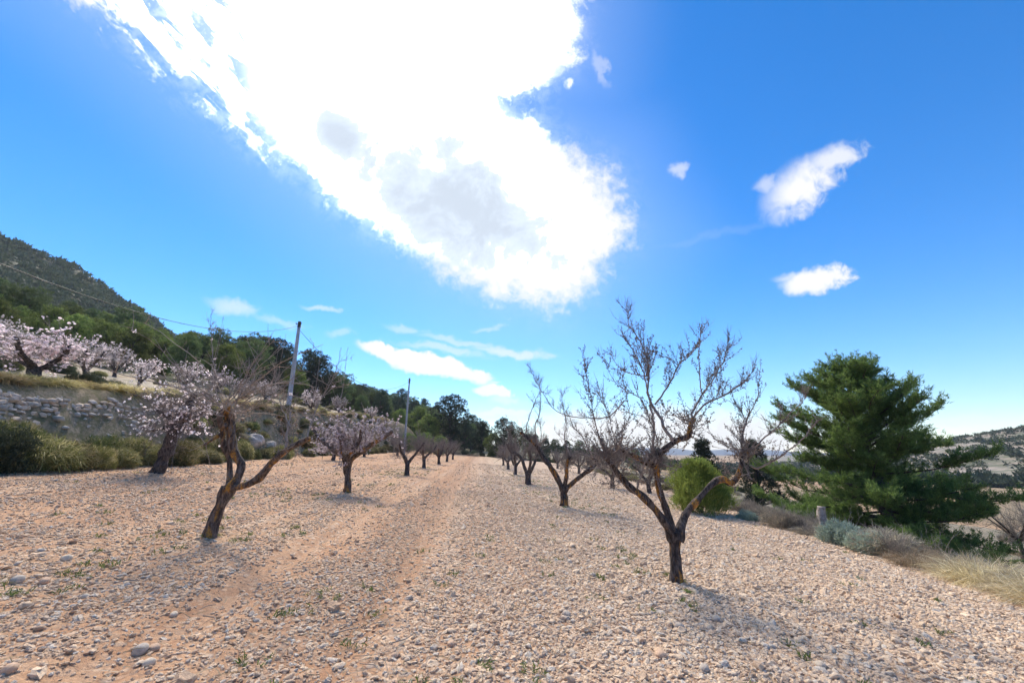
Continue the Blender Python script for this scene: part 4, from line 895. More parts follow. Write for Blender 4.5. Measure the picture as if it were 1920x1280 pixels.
# the huge pine on the right, with layered boughs and daylight between them
def huge_pine():
    global rng, R
    rng = np.random.default_rng(91); R = random.Random(91)
    d0 = 17.0; x0 = (1594 - 960) * d0 / (F * CP + 60 * SP); z0 = h1(x0, d0) - .3; b = np.array([x0, d0, z0])
    top = P(1592, 658, d0); Ht = top[2] - z0
    root = add('pine_tree', None, loc=tuple(b), label='huge broad pine with layered boughs beside the right edge of the stony field', cat='pine tree')
    tpts = resample([(0, 0, -.2), (.12, 0, Ht * .25), (-.05, .1, Ht * .5), (-.25, 0, Ht * .75), (top[0] - x0, 0, Ht * .97)], .2)
    T = Tubes(); T.tube(tpts, rad_along(tpts, [.26, .2, .15, .09, .02]), 12, bark=.2); add('trunk', T.mesh('pine_trunk', M_barkp), root)
    c_, d_, B = [], [], []
    zs = np.linspace(.03, .985, 124)
    for k, u in enumerate(zs):
        a = k * 2.399 + R.uniform(-.4, .4)
        side = math.cos(a)
        prof = np.interp(u, [0, .12, .3, .5, .66, .8, .92, 1], [4.3, 4.6, 4.6, 4.25, 3.5, 2.3, 1.25, .35]) if side < 0 else np.interp(u, [0, .12, .3, .45, .6, .72, .85, .93, 1], [4.2, 4.3, 4.1, 3.7, 3.2, 2.8, 1.8, 1.1, .3])
        L = prof * R.uniform(.5, 1.04); i = int(u * .93 * (len(tpts) - 1)); p = tpts[i].copy(); dd = np.array([math.cos(a), math.sin(a), .05 + .75 * u ** 2.2 - .12 * (1 - u)]); dd = nrm(dd)
        pl = [p]; n = max(4, int(L / .35))
        for j in range(n):
            dd = nrm(dd + np.array([0, 0, .06 - (.07 if u < .4 and j < n * .5 else 0)]) + rng.normal(size=3) * .07); pl.append(pl[-1] + dd * L / n)
        pl = np.array(pl); LT = Tubes(); LT.tube(pl, rad_along(pl, [.03 + .028 * (1 - u), .008]), 6, bark=.1); B.append(LT)
        tg = nrm(np.gradient(pl, axis=0))
        for j in range(int(L * 13)):
            f = R.uniform(.12, 1) ** .8 * (len(pl) - 1); q_ = min(int(f), len(pl) - 2); s0 = pl[q_] + (pl[q_ + 1] - pl[q_]) * (f - q_)
            sd = nrm(np.cross(tg[q_], [0, 0, 1]) * R.choice((-1, 1)) * R.uniform(.3, 1.2) + tg[q_] * .5 + np.array([0, 0, R.uniform(-.25, .8)]))
            sl = R.uniform(.3, .95) * (1.15 - .55 * f / len(pl)); m = int(4 + sl * 11)
            tt = np.linspace(.15, 1, m)[:, None]; pp = s0 + sd * sl * tt + np.array([0, 0, .18]) * tt ** 2 * sl + rng.normal(size=(m, 3)) * .035
            LT.tube([s0, s0 + sd * sl * .5, pp[-1]], [.007, .005, .002], 3, cap=False)
            c_.append(pp); d_.append(nrm(np.repeat(sd[None], m, 0) + np.array([0, 0, .45]) + rng.normal(size=(m, 3)) * .25))
    allb = B[0]
    for k, LT in enumerate(B):
        add('bough', LT.mesh('pine_bough', M_barkp), root)
    c = np.concatenate(c_); d = np.concatenate(d_); print('huge pine tufts', len(c))
    v, t, ti = blades(c, d, 7, .16, .026, .6, jit=.03)
    add('foliage', mesh_np('pine_foliage', v, t, None, M_pineh, False, ti), root, kind='stuff')
huge_pine()

def juniper():
    G = np.random.default_rng(5); d0 = 15.5; x0 = (1307 - 960) * d0 / (F * CP + 260 * SP); z0 = h1(x0, d0)
    root = add('juniper_bush', None, loc=(x0, d0, z0), label='rounded bright green juniper bush beyond the field edge, under the lichen limb', cat='bush')
    N = 2600; a = G.uniform(0, 6.28, N); h = G.random(N) ** .8; pr_ = .84 * np.sqrt(np.clip(1 - ((h - .30) / .74) ** 2, .02, 1)) * (1 + .12 * np.sin(a * 3 + h * 7))
    rr = pr_ * G.uniform(.6, 1.1, N) * (1 + .42 * (vn(a * 2.6, h * 6, 3) - .5) * 2)
    c = np.stack([np.cos(a) * rr, np.sin(a) * rr, .05 + h * 1.75], -1); d = nrm(np.stack([np.cos(a) * .6, np.sin(a) * .6, np.full(N, 1.)], -1))
    v, t, ti = blades(c, d, 8, .17, .022, .4, jit=.06, g_=G)
    add('foliage', mesh_np('juniper_foliage', v, t, None, M_juni, False, ti), root, kind='stuff')
    T = Tubes()
    for k in range(7):
        aa = k * .9; T.tube([(0, 0, -.1), (math.cos(aa) * .2, math.sin(aa) * .2, .5), (math.cos(aa) * .5, math.sin(aa) * .5, 1.2)], [.04, .025, .01], 5)
    add('stem', T.mesh('juniper_stem', M_barkp), root)
juniper()

# ------------------------------------------------------------------ far scrub on the hills (uncountable)
def blob_cover(name, xy, size, mat, label, seed, blades_n=26, cat='scrub'):
    G = np.random.default_rng(seed); n = len(xy); z = H(xy[:, 0], xy[:, 1], False)
    c = np.repeat(np.stack([xy[:, 0], xy[:, 1], z], -1), blades_n, 0); s_ = np.repeat(size, blades_n)[:, None]
    d = nrm(G.normal(size=(n * blades_n, 3)) + np.array([0, 0, .45])); d[:, 2] = np.abs(d[:, 2])
    cc = c + d * s_ * .38 * G.uniform(.5, 1, (len(c), 1))
    v, t, ti = blades(cc, d, 1, .34 * s_[:, 0], 1.0, .6, g_=G, tints=np.repeat(G.random(n), blades_n) * .7 + G.random(len(c)) * .3)
    v3 = v.reshape(-1, 3, 3); mid = v3[:, :2].mean(1, keepdims=True); w = s_[:, 0][:, None, None] * .22
    v3[:, :2] = mid + (v3[:, :2] - mid) * w * 1.0
    add(name, mesh_np(name, v3.reshape(-1, 3), t, None, mat, False, ti), label=label, cat=cat, kind='stuff')
G = np.random.default_rng(21)
az = G.uniform(-66, -12, 7800); r0 = np.interp(az, AZ_L, R0_L); r1 = np.interp(az, AZ_L, R_L); u = G.random(len(az)) ** .8
r = r0 + (r1 - r0) * (.12 + .9 * u); xy = np.stack([r * np.sin(np.radians(az)), r * np.cos(np.radians(az))], -1)
blob_cover('hillside_scrub', xy, G.uniform(1.6, 4.6, len(xy)) * (.65 + r / 420), M_farscrub, 'dense grey-green scrub and small trees covering the upper hillside', 22, 22)
az = G.uniform(32, 66, 4200); r = G.uniform(235, 560, len(az)); keep = fbm(az * .8, r * .03, 9) > .40; az, r = az[keep], r[keep]
xy = np.stack([r * np.sin(np.radians(az)), r * np.cos(np.radians(az))], -1)
blob_cover('far_hill_scrub', xy, G.uniform(1.8, 5.5, len(xy)), M_farscrub, 'dark bushes dotted over the distant bare hill', 23, 16)
az = G.uniform(38, 64, 700); r = G.uniform(205, 232, len(az)); xy = np.stack([r * np.sin(np.radians(az)), r * np.cos(np.radians(az))], -1)
blob_cover('far_tree_belt', xy, G.uniform(4, 7, len(xy)), M_pined, 'dark green belt of trees along the foot of the distant hill', 24, 26, 'trees')
az = G.uniform(2, 40, 900); r = G.uniform(150, 420, len(az)); xy = np.stack([r * np.sin(np.radians(az)), r * np.cos(np.radians(az))], -1)
blob_cover('valley_trees', xy, G.uniform(3, 6, len(xy)), M_pined, 'low dark trees scattered along the valley horizon', 25, 22, 'trees')
# mountains on the horizon, the blue of distant haze put into their base colour
a = np.radians(np.linspace(-4, 60, 90)); rr_ = 1420.0
hz = 3 + 26 * fbm(a * 9, a * 0, 4, 4) * (1 + .4 * np.sin(a * 7)) 
vb = np.stack([np.sin(a) * rr_, np.cos(a) * rr_, np.full(90, -40.)], -1); vt = np.stack([np.sin(a) * (rr_ + 60), np.cos(a) * (rr_ + 60), hz - 14], -1)
vk = np.stack([np.sin(a) * (rr_ + 160), np.cos(a) * (rr_ + 160), np.full(90, -40.)], -1)
i = np.arange(89); qd = np.concatenate([np.stack([i, i + 1, i + 91, i + 90], -1), np.stack([i + 90, i + 91, i + 181, i + 180], -1)])
add('mountains', mesh_np('mountains', np.concatenate([vb, vt, vk]), None, qd, simple_mat('mountain_haze_blue', (.16, .19, .24), (.2, .23, .27), .01), True), kind='structure')

# ------------------------------------------------------------------ shrubs and tussocks
def tussock(seed, mat, h, r, n, w=.012, bend=.9, spread=.5, dome=False):
    G = np.random.default_rng(seed)
    a = G.uniform(0, 6.28, n); q_ = np.sqrt(G.random(n)) * r * (.55 if not dome else .9)
    c = np.stack([np.cos(a) * q_, np.sin(a) * q_, np.zeros(n)], -1)
    if dome: c[:, 2] = h * .68 * np.sqrt(np.clip(1 - (q_ / r) ** 2, 0, 1)) * G.uniform(.1, 1, n)
    d = nrm(np.stack([np.cos(a) * q_ / r * 1.3, np.sin(a) * q_ / r * 1.3, np.full(n, .8)], -1))
    v, t, ti = blades(c, d, 3, h * (.95 if not dome else .33), w, spread, bend, .02, G, 2)
    return mesh_np('blades', v, t, None, mat, False, ti)
def bush(seed, mat, h, r, n, L=.12, w=.02, spread=.6, stems=True):
    G = np.random.default_rng(seed); parts = []
    for k in range(7):
        a = G.uniform(0, 6.28); q_ = r * .5 * math.sqrt(G.random()); lr = r * G.uniform(.45, .7); m = n // 7
        d = nrm(G.normal(size=(m, 3)) + np.array([0, 0, .3])); d[:, 2] = np.abs(d[:, 2]) * .9 + .02
        c = np.array([math.cos(a) * q_, math.sin(a) * q_, 0]) + d * np.array([lr, lr, h * G.uniform(.7, 1)]) * G.uniform(.55, 1, (m, 1))
        parts.append(blades(c, nrm(d + [0, 0, .5]), 5, L, w, spread, jit=.02, g_=G))
    v, t, ti = merge(parts); return mesh_np('sprays', v, t, None, mat, False, ti)
TE = [tussock(61 + k, M_esp, .95, .75, 2300, .012, 1.0, .6, True) for k in range(3)]
BU = [bush(65, M_bush, .9, .85, 4200, .09, .017, .8), bush(66, M_farscrub, .9, .8, 3600, .08, .02, .8), bush(67, M_esp, .8, .9, 4000, .11, .015, .6)]
M_lip = leaf_mat('terrace_lip_grass', (.36, .30, .11), (.62, .52, .24), (.66, .54, .34), .5, .25)
TL = [tussock(85 + k, M_lip, .42, .34, 520, .010, 1.1, .55) for k in range(2)]
TD = [tussock(71 + k, M_dry, .5, .32, 420, .007, .9, .4) for k in range(2)]
TG = [tussock(75 + k, M_grey, .55, .42, 900, .009, .4, .5, True) for k in range(2)]
SG = [bush(78, M_sage, .42, .45, 1600, .07, .02)]
GCL = tussock(81, M_green, .22, .3, 70, .006, 1.2, .6)
GSH = [bush(79, M_grey, .5, .5, 1500, .13, .01)]
sr = np.random.default_rng(99)
def shrub(me, name, x, y, sc, label, group, cat='shrub', dz=-.04):
    return add(name, me, loc=(x, y, h1(x, y) + dz), label=label, cat=cat, group=group, rz=sr.uniform(0, 6.28), sc=sc)
# foot of the bank, left
y = 5.5
while y < 62:
    s_ = -12.25 + sr.normal() * .3; x = s_ - .079 * y; k = sr.integers(3); near = y < 24
    sc = sr.uniform(1.15, 1.45) if y < 10 else (sr.uniform(.85, 1.2) if y < 20 else sr.uniform(.5, .85))
    shrub((TE + BU)[sr.integers(6)], 'esparto_bush', x, y, (sc * .95, sc * .95, sc * sr.uniform(.95, 1.5)), 'olive-green bush along the foot of the bank, in front of the stone wall' if near else 'low green tussock in the row along the foot of the far bank',
          'bushes at the foot of the near bank' if near else 'tussocks at the foot of the far bank')
    if sr.random() < (.9 if y < 7 or y > 19 else -1):
        x2 = x - sr.uniform(.7, 1.3); shrub((TE + BU + TE)[sr.integers(9)], 'esparto_bush', x2, y + sr.normal() * .4, sc * sr.uniform(.55, .85), 'olive-green bush growing halfway up the bank' if near else 'small tussock halfway up the far bank',
              'bushes halfway up the near bank' if near else 'tussocks halfway up the far bank')
    y += sr.uniform(.85, 1.35) * (1 if near else 1.3)
for px, py, mi, sc in ((12, 880, BU[0], 1.5), (50, 882, TE[0], 1.3), (95, 880, TE[1], 1.15), (150, 878, BU[2], 1.0), (205, 875, TE[2], .9), (245, 872, BU[0], .9), (5, 845, BU[2], 1.1), (385, 868, TE[0], .8), (410, 865, BU[0], .6)):
    p = ground_px(px, py); 
    if p is not None: shrub(mi, 'esparto_bush', p[0], p[1], sc, 'spreading olive-green bush at the left border, between field and stone wall', 'spreading bushes left of the field')
# dry grass hanging over the top of the wall and along the terrace lip
y = 5.0
while y < 60:
    s_ = -14.75 + sr.normal() * .22; x = s_ - .079 * y
    me = (TL + TL + TD[:1])[sr.integers(5)]; sc = sr.uniform(1.0, 1.5)
    shrub(me, 'grass_tuft', x, y, (sc * 1.6, sc * 1.6, sc * .9), 'straw-coloured grass tuft on the lip of the terrace, above the stone wall' if y < 17 else 'dry grass tuft along the lip of the far terrace',
          'grass tufts above the stone wall' if y < 17 else 'grass tufts along the far terrace lip', 'grass tuft')
    y += sr.uniform(.28, .5) if y < 20 else sr.uniform(.8, 1.3)
for k in range(70):
    y = sr.uniform(8.5, 21); s_ = sr.uniform(-14.5, -12.5); me = (TE + TD + BU + TG)[sr.integers(10)]
    if y < 19.5 and s_ < -12.7: continue
    shrub(me, 'slope_tussock', s_ - .079 * y, y, sr.uniform(.35, .7), 'tussock on the slope between the stone wall and the field', 'tussocks between the wall and the field')
for k in range(95):     # slope of the far bank
    y = sr.uniform(17, 60); s_ = sr.uniform(-14.6, -12.6); me = (TE + TD + BU + TG)[sr.integers(10)]
    shrub(me, 'slope_tussock', s_ - .079 * y, y, sr.uniform(.45, .8), 'tussock on the slope of the bank between the pollarded tree and the left row', 'tussocks scattered over the bank slope')
for k in range(34):     # terrace scrub
    y = sr.uniform(10, 70); s_ = sr.uniform(-32, -16); me = (BU + TG + TE)[sr.integers(8)]
    shrub(me, 'terrace_shrub', s_ - .079 * y, y, sr.uniform(.5, 1.1), 'low shrub on the upper terrace among the blossoming trees', 'low shrubs on the upper terrace')
for px, d, sc in ((150, 14.5, .9), (175, 15.5, .85), (205, 16, .7)):
    x = (px - 960) * d / (F * CP + 90 * SP); shrub(BU[1], 'dark_shrub', x, d, sc, 'dark green shrub on the terrace behind the stone wall, right of the broad flowering tree', 'dark shrubs behind the stone wall')
# right-hand edge
edge_specs = []
y = 5.6
while y < 58:
    x = float(edge_x(np.array(y))) + sr.uniform(-.1, .5); u = sr.random(); sc = sr.uniform(.7, 1.15)
    if y < 9.5: me, nm, lb, gp = TD[sr.integers(2)], 'dry_grass', 'pale straw grass at the right edge of the field, nearest the camera', 'straw grass by the near right edge'; sc *= 1.35
    elif y < 14: me, nm, lb, gp = (TG[0], TG[1], TD[0], GSH[0])[sr.integers(4)], 'dry_shrub', 'grey-brown dry shrub at the field edge in front of the huge pine', 'dry shrubs in front of the huge pine'
    elif y < 22: me, nm, lb, gp = (TG[0], GSH[0], TD[1], TG[1])[sr.integers(4)], 'dry_shrub', 'grey-brown dry shrub at the field edge left of the wooden post', 'dry shrubs left of the wooden post'
    else: me, nm, lb, gp = (TE[0], TD[0], TG[0], TD[1])[sr.integers(4)], 'edge_tussock', 'yellowish tussock along the far part of the right field edge', 'tussocks along the far right edge'; sc *= .8
    shrub(me, nm, x, y, (sc * 1.3, sc * 1.3, sc * (.5 if 11.2 < y < 13.2 else 1)), lb, gp); 
    for _ in range(2):
        me2 = (TG[0], GSH[0], TD[1], TD[0], TG[1])[sr.integers(5)]
        shrub(me2, 'dry_shrub', x + sr.uniform(.6, 2.8), y + sr.normal() * .4, sc * sr.uniform(.75, 1.1), 'dry shrub in the thicket behind the right field edge', 'thicket behind the right field edge')
    y += sr.uniform(.42, .7) if y < 22 else sr.uniform(1.0, 1.6)
for px, py, me, sc, nm, lb in ((1588, 1020, SG[0], 1.3, 'sage_bush', 'silvery green bush right of the wooden post'), (1625, 1030, SG[0], 1.1, 'sage_bush', 'smaller silvery green bush at the right end of the silvery pair'),
                           (1470, 990, GSH[0], 1.25, 'heather_shrub', 'mauve-brown rounded shrub left of the wooden post'), (1405, 975, SG[0], .9, 'sage_bush', 'greyish sage bush at the field edge behind the big lichen tree'),
                           (1860, 1085, TD[1], 1.3, 'straw_tussock', 'large leaning straw tussock at the right border of the field'), (1790, 1065, TG[0], 1.0, 'straw_tussock', 'greyish tussock left of the large leaning straw one'),
                           (1912, 1118, TG[1], .9, 'dark_tussock', 'dark reddish tussock at the extreme right edge of the field'), (1560, 992, TG[0], .45, 'dry_shrub', 'dry shrub hiding the foot of the wooden post')):
    p = ground_px(px, py)
    if p is not None: shrub(me, nm, p[0], p[1], sc, lb, None)
for k in range(120):
    y = sr.uniform(11, 75); x = float(edge_x(np.array(y))) + sr.uniform(2.5, 28); me = (TG + GSH + TD + BU[1:2])[sr.integers(6)]
    shrub(me, 'slope_shrub', x, y, sr.uniform(.6, 1.25), 'low grey-brown shrub on the scrubby slope beyond the right field edge', 'shrubs on the slope beyond the right edge')
for k in range(44):
    x = sr.uniform(-13, 9); y = sr.uniform(82, 88); shrub((BU[1], TG[0], GSH[0])[sr.integers(3)], 'end_shrub', x, y, sr.uniform(.9, 1.7), 'grey shrub in the line closing the far end of the field', 'shrubs closing the far end of the field')

def dead_shrub(seed):
    global rng, R
    rng = np.random.default_rng(seed); R = random.Random(seed)
    tw = Twigs(spur=.08, spur_size=.02)
    for k in range(26):
        a = R.uniform(0, 6.28); tw.sprout(np.array([R.gauss(0, .06), R.gauss(0, .06), -.03]), np.array([math.cos(a) * .5, math.sin(a) * .5, 1.]), R.uniform(.35, .95), .006, 2, 4, .25, up=.4)
    return tw.mesh('dead_stems', M_twigg, False)
DS = [dead_shrub(5), dead_shrub(6), dead_shrub(7)]
for k in range(30):
    y = 7.5 + 14 * sr.random() ** 1.2; x = float(edge_x(np.array(y))) + sr.uniform(-.1, 1.6)
    nearp = y < 13.5
    shrub(DS[k % 3], 'dead_shrub', x, y, sr.uniform(.6, 1.05), 'leafless grey-stemmed shrub at the field edge below the huge pine' if nearp else 'leafless grey-stemmed shrub at the field edge left of the wooden post',
          'leafless shrubs below the huge pine' if nearp else 'leafless shrubs left of the post')

# bare tree and post on the right border
def bare_tree(px, d, hgt, label, seed):
    global rng, R
    rng = np.random.default_rng(seed); R = random.Random(seed)
    x = (px - 960) * d / (F * CP + 300 * SP); z = h1(x, d); root = add('bare_tree', None, loc=(x, d, z), label=label, cat='tree')
    T = Tubes(); T.tube([(0, 0, -.1), (.05, 0, hgt * .15), (.1, .05, hgt * .3)], [.09, .075, .06], 8, bark=.2); ends = []
    add('trunk', T.mesh('bare_trunk', M_barkp), root)
    for k in range(6):
        a = k * 1.05; p = resample([(.1, .05, hgt * .28), (.1 + math.cos(a) * .45, math.sin(a) * .45, hgt * .48), (.1 + math.cos(a) * 1.0, math.sin(a) * 1.0, hgt * .7)], .15)
        L = Tubes(); L.tube(p, rad_along(p, [.05, .03, .015]), 6); add('limb', L.mesh('bare_limb', M_barkp), root); ends.append((p, None))
    tw = Twigs(spur=.2, spur_size=.02); crown_sprouts(110, .9, .012, 2, 5, .4, .5, .8, .9)(tw, ends)
    add('twigs', tw.mesh('bare_twigs', M_twigg, False), root, kind='stuff')
bare_tree(1885, 17, 2.6, 'bare brown-twigged tree at the right border of the photo, below the distant hill', 5)
bare_tree(1960, 20, 3.0, 'bare tree just beyond the right border, behind the brown-twigged one', 6)

def post():
    d = 12.9; b = P(1548, 992, d); x, y = b[0], b[1]; z = h1(x, y); top = P(1539, 949, d); hgt = top[2] - z
    T = Tubes(); pp = resample([(0, 0, -.1), (-.03, 0, hgt * .5), (top[0] - x, 0, hgt)], .04)
    T.tube(pp, rad_along(pp, [.15, .135, .12, .12]), 9, bark=.35)
    o = add('wooden_post', T.mesh('post', M_wood, False), loc=(x, y, z), label='short weathered wooden post standing at the field edge before the huge pine', cat='post')
post()
def stake(px, py, d, h, label):
    p = P(px, py, d); T = Tubes(); T.tube([(0, 0, -.1), (.01, 0, h * .5), (0, 0, h)], .018, 6); T.knobs(np.array([[0, 0, h]]), np.array([[0, 0, 1.]]), .04, .02)
    add('stake', T.mesh('stake', M_wood), loc=(p[0], d, h1(p[0], d)), label=label, cat='stake')
stake(964, 887, 25, .85, 'thin stake standing between the three-armed tree and the far right row')
stake(738, 853, 42, 1.0, 'thin stake near the foot of the bank, left of the left row')

# ------------------------------------------------------------------ power poles and cables
def pole(base, d, top, label):
    b = P(*base, d); b[2] = h1(b[0], b[1]); t = P(*top, d); off = t - b
    r = add('utility_pole', None, loc=tuple(b), label=label, cat='utility pole', group='utility poles on the terrace')
    T = Tubes(); pp = [off * u for u in (-.03, .25, .5, .75, .93)]; T.tube(pp, [.17, .155, .14, .125, .115], 12); add('shaft', T.mesh('pole_shaft', M_pole), r)
    T = Tubes(); T.tube([off * .93, off], [.122, .118], 12); add('cap', T.mesh('pole_cap', M_poletop), r)
    T = Tubes(); T.tube([off * .965 + np.array([-.2, -.12, 0]), off * .965 + np.array([.22, -.12, 0])], .03, 6); T.knobs(np.array([off * .965 + [.2, -.12, 0], off * .965 + [-.2, -.12, 0]]), np.array([[0, 0, 1.], [0, 0, 1.]]), .14, .05)
    add('bracket', T.mesh('pole_bracket', M_poletop), r); return b + off * .955
p1 = pole((538, 780), 29, (562, 603), 'tall grey utility pole nearer the camera, on the lip of the terrace')
p2 = pole((762, 785), 58, (768, 709), 'farther grey utility pole on the terrace, above the left row')
def cable(a, b, sag, label, w=.016):
    t = np.linspace(0, 1, 40)[:, None]; p = np.array(a) * (1 - t) + np.array(b) * t; p[:, 2] -= (sag * 4 * t * (1 - t))[:, 0]
    for q_ in (0, 1):
        pass
    th = np.linspace(0, 90, 40); T = Tubes()
    T.tube(p, w, 6); o2 = np.stack([np.cos(th), np.sin(th), np.sin(th)], -1) * w * 1.0; T.tube(p + o2, w * .6, 4)
    add('power_cable', T.mesh('power_cable', M_cable), label=label, cat='cable', group='overhead cables')
far_end = P(-40, 478, 8.6); dv = far_end - p1; a = p1 + dv * 1.9; a[2] = 9.6
tt = 1 / 1.9; sag = ((p1[2] * (1 - tt) + a[2] * tt) - far_end[2]) / (4 * tt * (1 - tt))
cable(p1, a, sag, 'overhead cable running from the nearer pole past the left border', .012)
cable(p1 + np.array([.1, 0, -.4]), p2, 2.6, 'overhead cable hanging between the nearer and the farther pole', .016)

# ------------------------------------------------------------------ tumbled dry-stone wall
def wall():
    G = np.random.default_rng(4)
    def wx(y): return -12.95 - .079 * y
    root = add('stone_wall', None, loc=(wx(11.), 11., h1(wx(11.), 11.)), label='tumbled dry-stone wall holding up the terrace behind the bushes on the left', cat='stone wall')
    b = np.array(root.location); protos = []
    import bmesh
    for k in range(8):
        bm = bmesh.new(); bmesh.ops.create_icosphere(bm, subdivisions=1, radius=.5)
        for v in bm.verts:
            c = v.co; m = max(abs(c.x), abs(c.y), abs(c.z)); c *= (.5 / m) * .55 + .5; c += Vector(G.normal(size=3) * .045)
        me = bpy.data.meshes.new('stone'); bm.to_mesh(me); bm.free(); me.materials.append(M_wallstone if k % 3 else M_rockg); protos.append(me)
    cnt = 0; y = 6.0; cols = []
    row = 0
    spots = []
    for row in range(16):
        y = 6.0 + G.random() * .2
        while y < 19.5:
            w = G.uniform(.2, .48) * (1 - .03 * row); spots.append((row, y + w / 2, w)); y += w * .93
    G.shuffle(spots); spots.sort(key=lambda t_: (t_[0] < 4) or t_[1] < 8.5); back = []
    for row, y, w in spots:
        top = 15.2 - 3.6 * sm(np.array(y), 14.5, 19.5) - (1.4 * vn(np.array(y * .9), np.array(0.), 3))
        if row > top: continue
        h = .155; x = wx(y) - row * .055 + G.normal() * .06; z0 = h1(wx(y) + .35, y) - .15
        pos = (x - b[0], y - b[1], z0 + row * h * .93 - b[2] + G.normal() * .015); s_ = (G.uniform(.25, .4), w * G.uniform(.7, 1.05), h * G.uniform(.65, 1.35))
        if cnt < 300 :
            o = add('stone', protos[G.integers(8)], root, loc=pos); o.scale = s_; o.rotation_euler = (G.normal() * .22, G.normal() * .15, .079 + G.normal() * .3); cnt += 1
        else: back.append((pos, s_))
    # rubble core and leftover stones behind and between the picked ones
    V, Tt, Ti, n = [], [], [], 0
    for k in range(1300):
        y = G.uniform(6, 18.8); top = 14.9 - 3.6 * sm(np.array(y), 14.5, 19.5); row = G.uniform(-.5, top); x = wx(y) - row * .055 - .16 + G.normal() * .05
        back.append(((x - b[0], y - b[1], h1(wx(y) + .35, y) - .17 + row * .146 - b[2]), (G.uniform(.22, .35), G.uniform(.16, .36), G.uniform(.12, .2))))
    for pos, s_ in back:
        me = protos[G.integers(8)]; v = np.array([tuple(q_.co) for q_ in me.vertices]) * s_ + pos; f = np.array([tuple(p.vertices) for p in me.polygons])
        V.append(v); Tt.append(f + n); n += len(v)
    add('rubble', mesh_np('rubble', np.concatenate(V), np.concatenate(Tt), None, M_rockg), root, kind='stuff')
wall()
G = np.random.default_rng(31); n = 13000
y = 6 + 52 * G.random(n) ** 1.5; s_ = G.uniform(-14.6, -12.2, n); x = s_ - .079 * y; kf = (fbm(x * .9, y * .6, 83, 3) > .42) & ~((y < 19.5) & (s_ < -12.6)); x, y = x[kf], y[kf]; n = len(x)
sz = .065 * np.exp(G.normal(0, .5, n)); scl = sz[:, None] * np.stack([G.uniform(.9, 1.5, n), G.uniform(.7, 1.1, n), G.uniform(.5, .9, n)], -1)
scatter('bank_rubble', np.stack([x, y, H(x, y) + scl[:, 2] * .1], -1), scl, np.stack([G.normal(0, .4, n), G.normal(0, .4, n), G.uniform(0, 6.28, n)], -1), G.random(n) * .7, G.random(n), M_stone, 'loose stones fallen down the bank between the wall and the field', 'rubble')
# dark rocks in the far bank
def rock(px, py, sc, label):
    p = ground_px(px, py)
    if p is None: return
    G = np.random.default_rng(int(px)); import bmesh
    bm = bmesh.new(); bmesh.ops.create_icosphere(bm, subdivisions=3, radius=.5)
    for v in bm.verts:
        n = fbm(np.array(v.co.x * 3 + px), np.array(v.co.y * 3 + v.co.z * 2.2), 3, 3); v.co *= .75 + float(n) * .6
    me = bpy.data.meshes.new('rock'); bm.to_mesh(me); bm.free(); me.materials.append(M_rockg)
    o = add('rock', me, loc=(p[0], p[1], h1(p[0], p[1]) + sc[2] * .2), label=label, cat='rock'); o.scale = sc
rock(472, 835, (1.1, .9, .8), 'dark rock outcrop in the bank just right of the pollarded tree')
rock(505, 838, (.7, .7, .5), 'smaller grey rock beside the dark outcrop in the bank')

# ------------------------------------------------------------------ single larger stones and litter in the foreground
def stone(px, py, size, mat, label):
    p = ground_px(px, py)
    if p is None: return
    G = np.random.default_rng(int(px * 7 + py)); import bmesh
    bm = bmesh.new(); bmesh.ops.create_icosphere(bm, subdivisions=3, radius=.5); ax = G.normal(size=(5, 3)); ax /= np.linalg.norm(ax, axis=1)[:, None]
    for v in bm.verts:
        c = np.array(v.co)
        for a_ in ax:
            e = c @ a_ - .40
            if e > 0: c = c - a_ * e * .85
        v.co = c * (1 + .08 * G.normal() * .2)
    for f in bm.faces: f.smooth = True
    me = bpy.data.meshes.new('stone'); bm.to_mesh(me); bm.free(); me.materials.append(mat)
    w = size * pxm(py, p[1]); o = add('stone', me, loc=(p[0], p[1], h1(p[0], p[1]) + w * .18), label=label, cat='stone', rz=G.uniform(0, 6), sc=(w, w * .85, w * .72))
Mst = [simple_mat('grey_limestone', (.42, .35, .28), (.56, .47, .38), 9, .9, .4, .004), simple_mat('ochre_limestone', (.52, .34, .22), (.66, .46, .32), 9, .9, .4, .004),
       simple_mat('pale_limestone', (.60, .47, .34), (.72, .59, .44), 9, .9, .4, .004)]
for px, py, s_, m_, lb in ((260, 1232, 30, 0, 'large grey stone at lower left, the left one of a touching pair'), (286, 1226, 22, 1, 'ochre stone at lower left, the right one of a touching pair'),
    (278, 1250, 28, 2, 'flat pale stone just below the touching grey and ochre pair'), (325, 1155, 20, 2, 'white angular stone above and right of the touching pair'),
    (123, 1052, 24, 2, 'long pale stone at left, higher than the touching pair'), (158, 1123, 18, 2, 'white stone in the left foreground below the long pale one'),
    (30, 1095, 30, 0, 'broad grey stone at the left border of the ground'), (82, 1095, 26, 1, 'pinkish stone beside the broad grey one at the left border'),
    (1322, 1262, 28, 0, 'large pale grey stone at the bottom edge, right of centre'), (1275, 1180, 24, 0, 'grey stone below the foot of the big lichen tree'),
    (1062, 1160, 22, 0, 'bluish grey stone left of the big tree trunk in the right foreground'), (1240, 1232, 28, 1, 'brownish stone in the right foreground, left of the pale grey one at the bottom edge'),
    (1345, 1170, 26, 0, 'flat grey stone right of and below the foot of the big lichen tree'), (1112, 1082, 16, 0, 'small blue-grey stone on the pebbles left of the big trunk'),
    (845, 1212, 20, 1, 'round reddish stone in the middle foreground'), (740, 1232, 20, 1, 'oval pink stone at the bottom, left of the round reddish one'),
    (15, 1262, 34, 1, 'elongated pink stone in the bottom left corner'), (1540, 1255, 24, 2, 'pale stone at the bottom edge towards the right corner')):
    stone(px, py, s_ * (.95 if px in (260, 286) else .78), Mst[m_], lb)
G = np.random.default_rng(8)
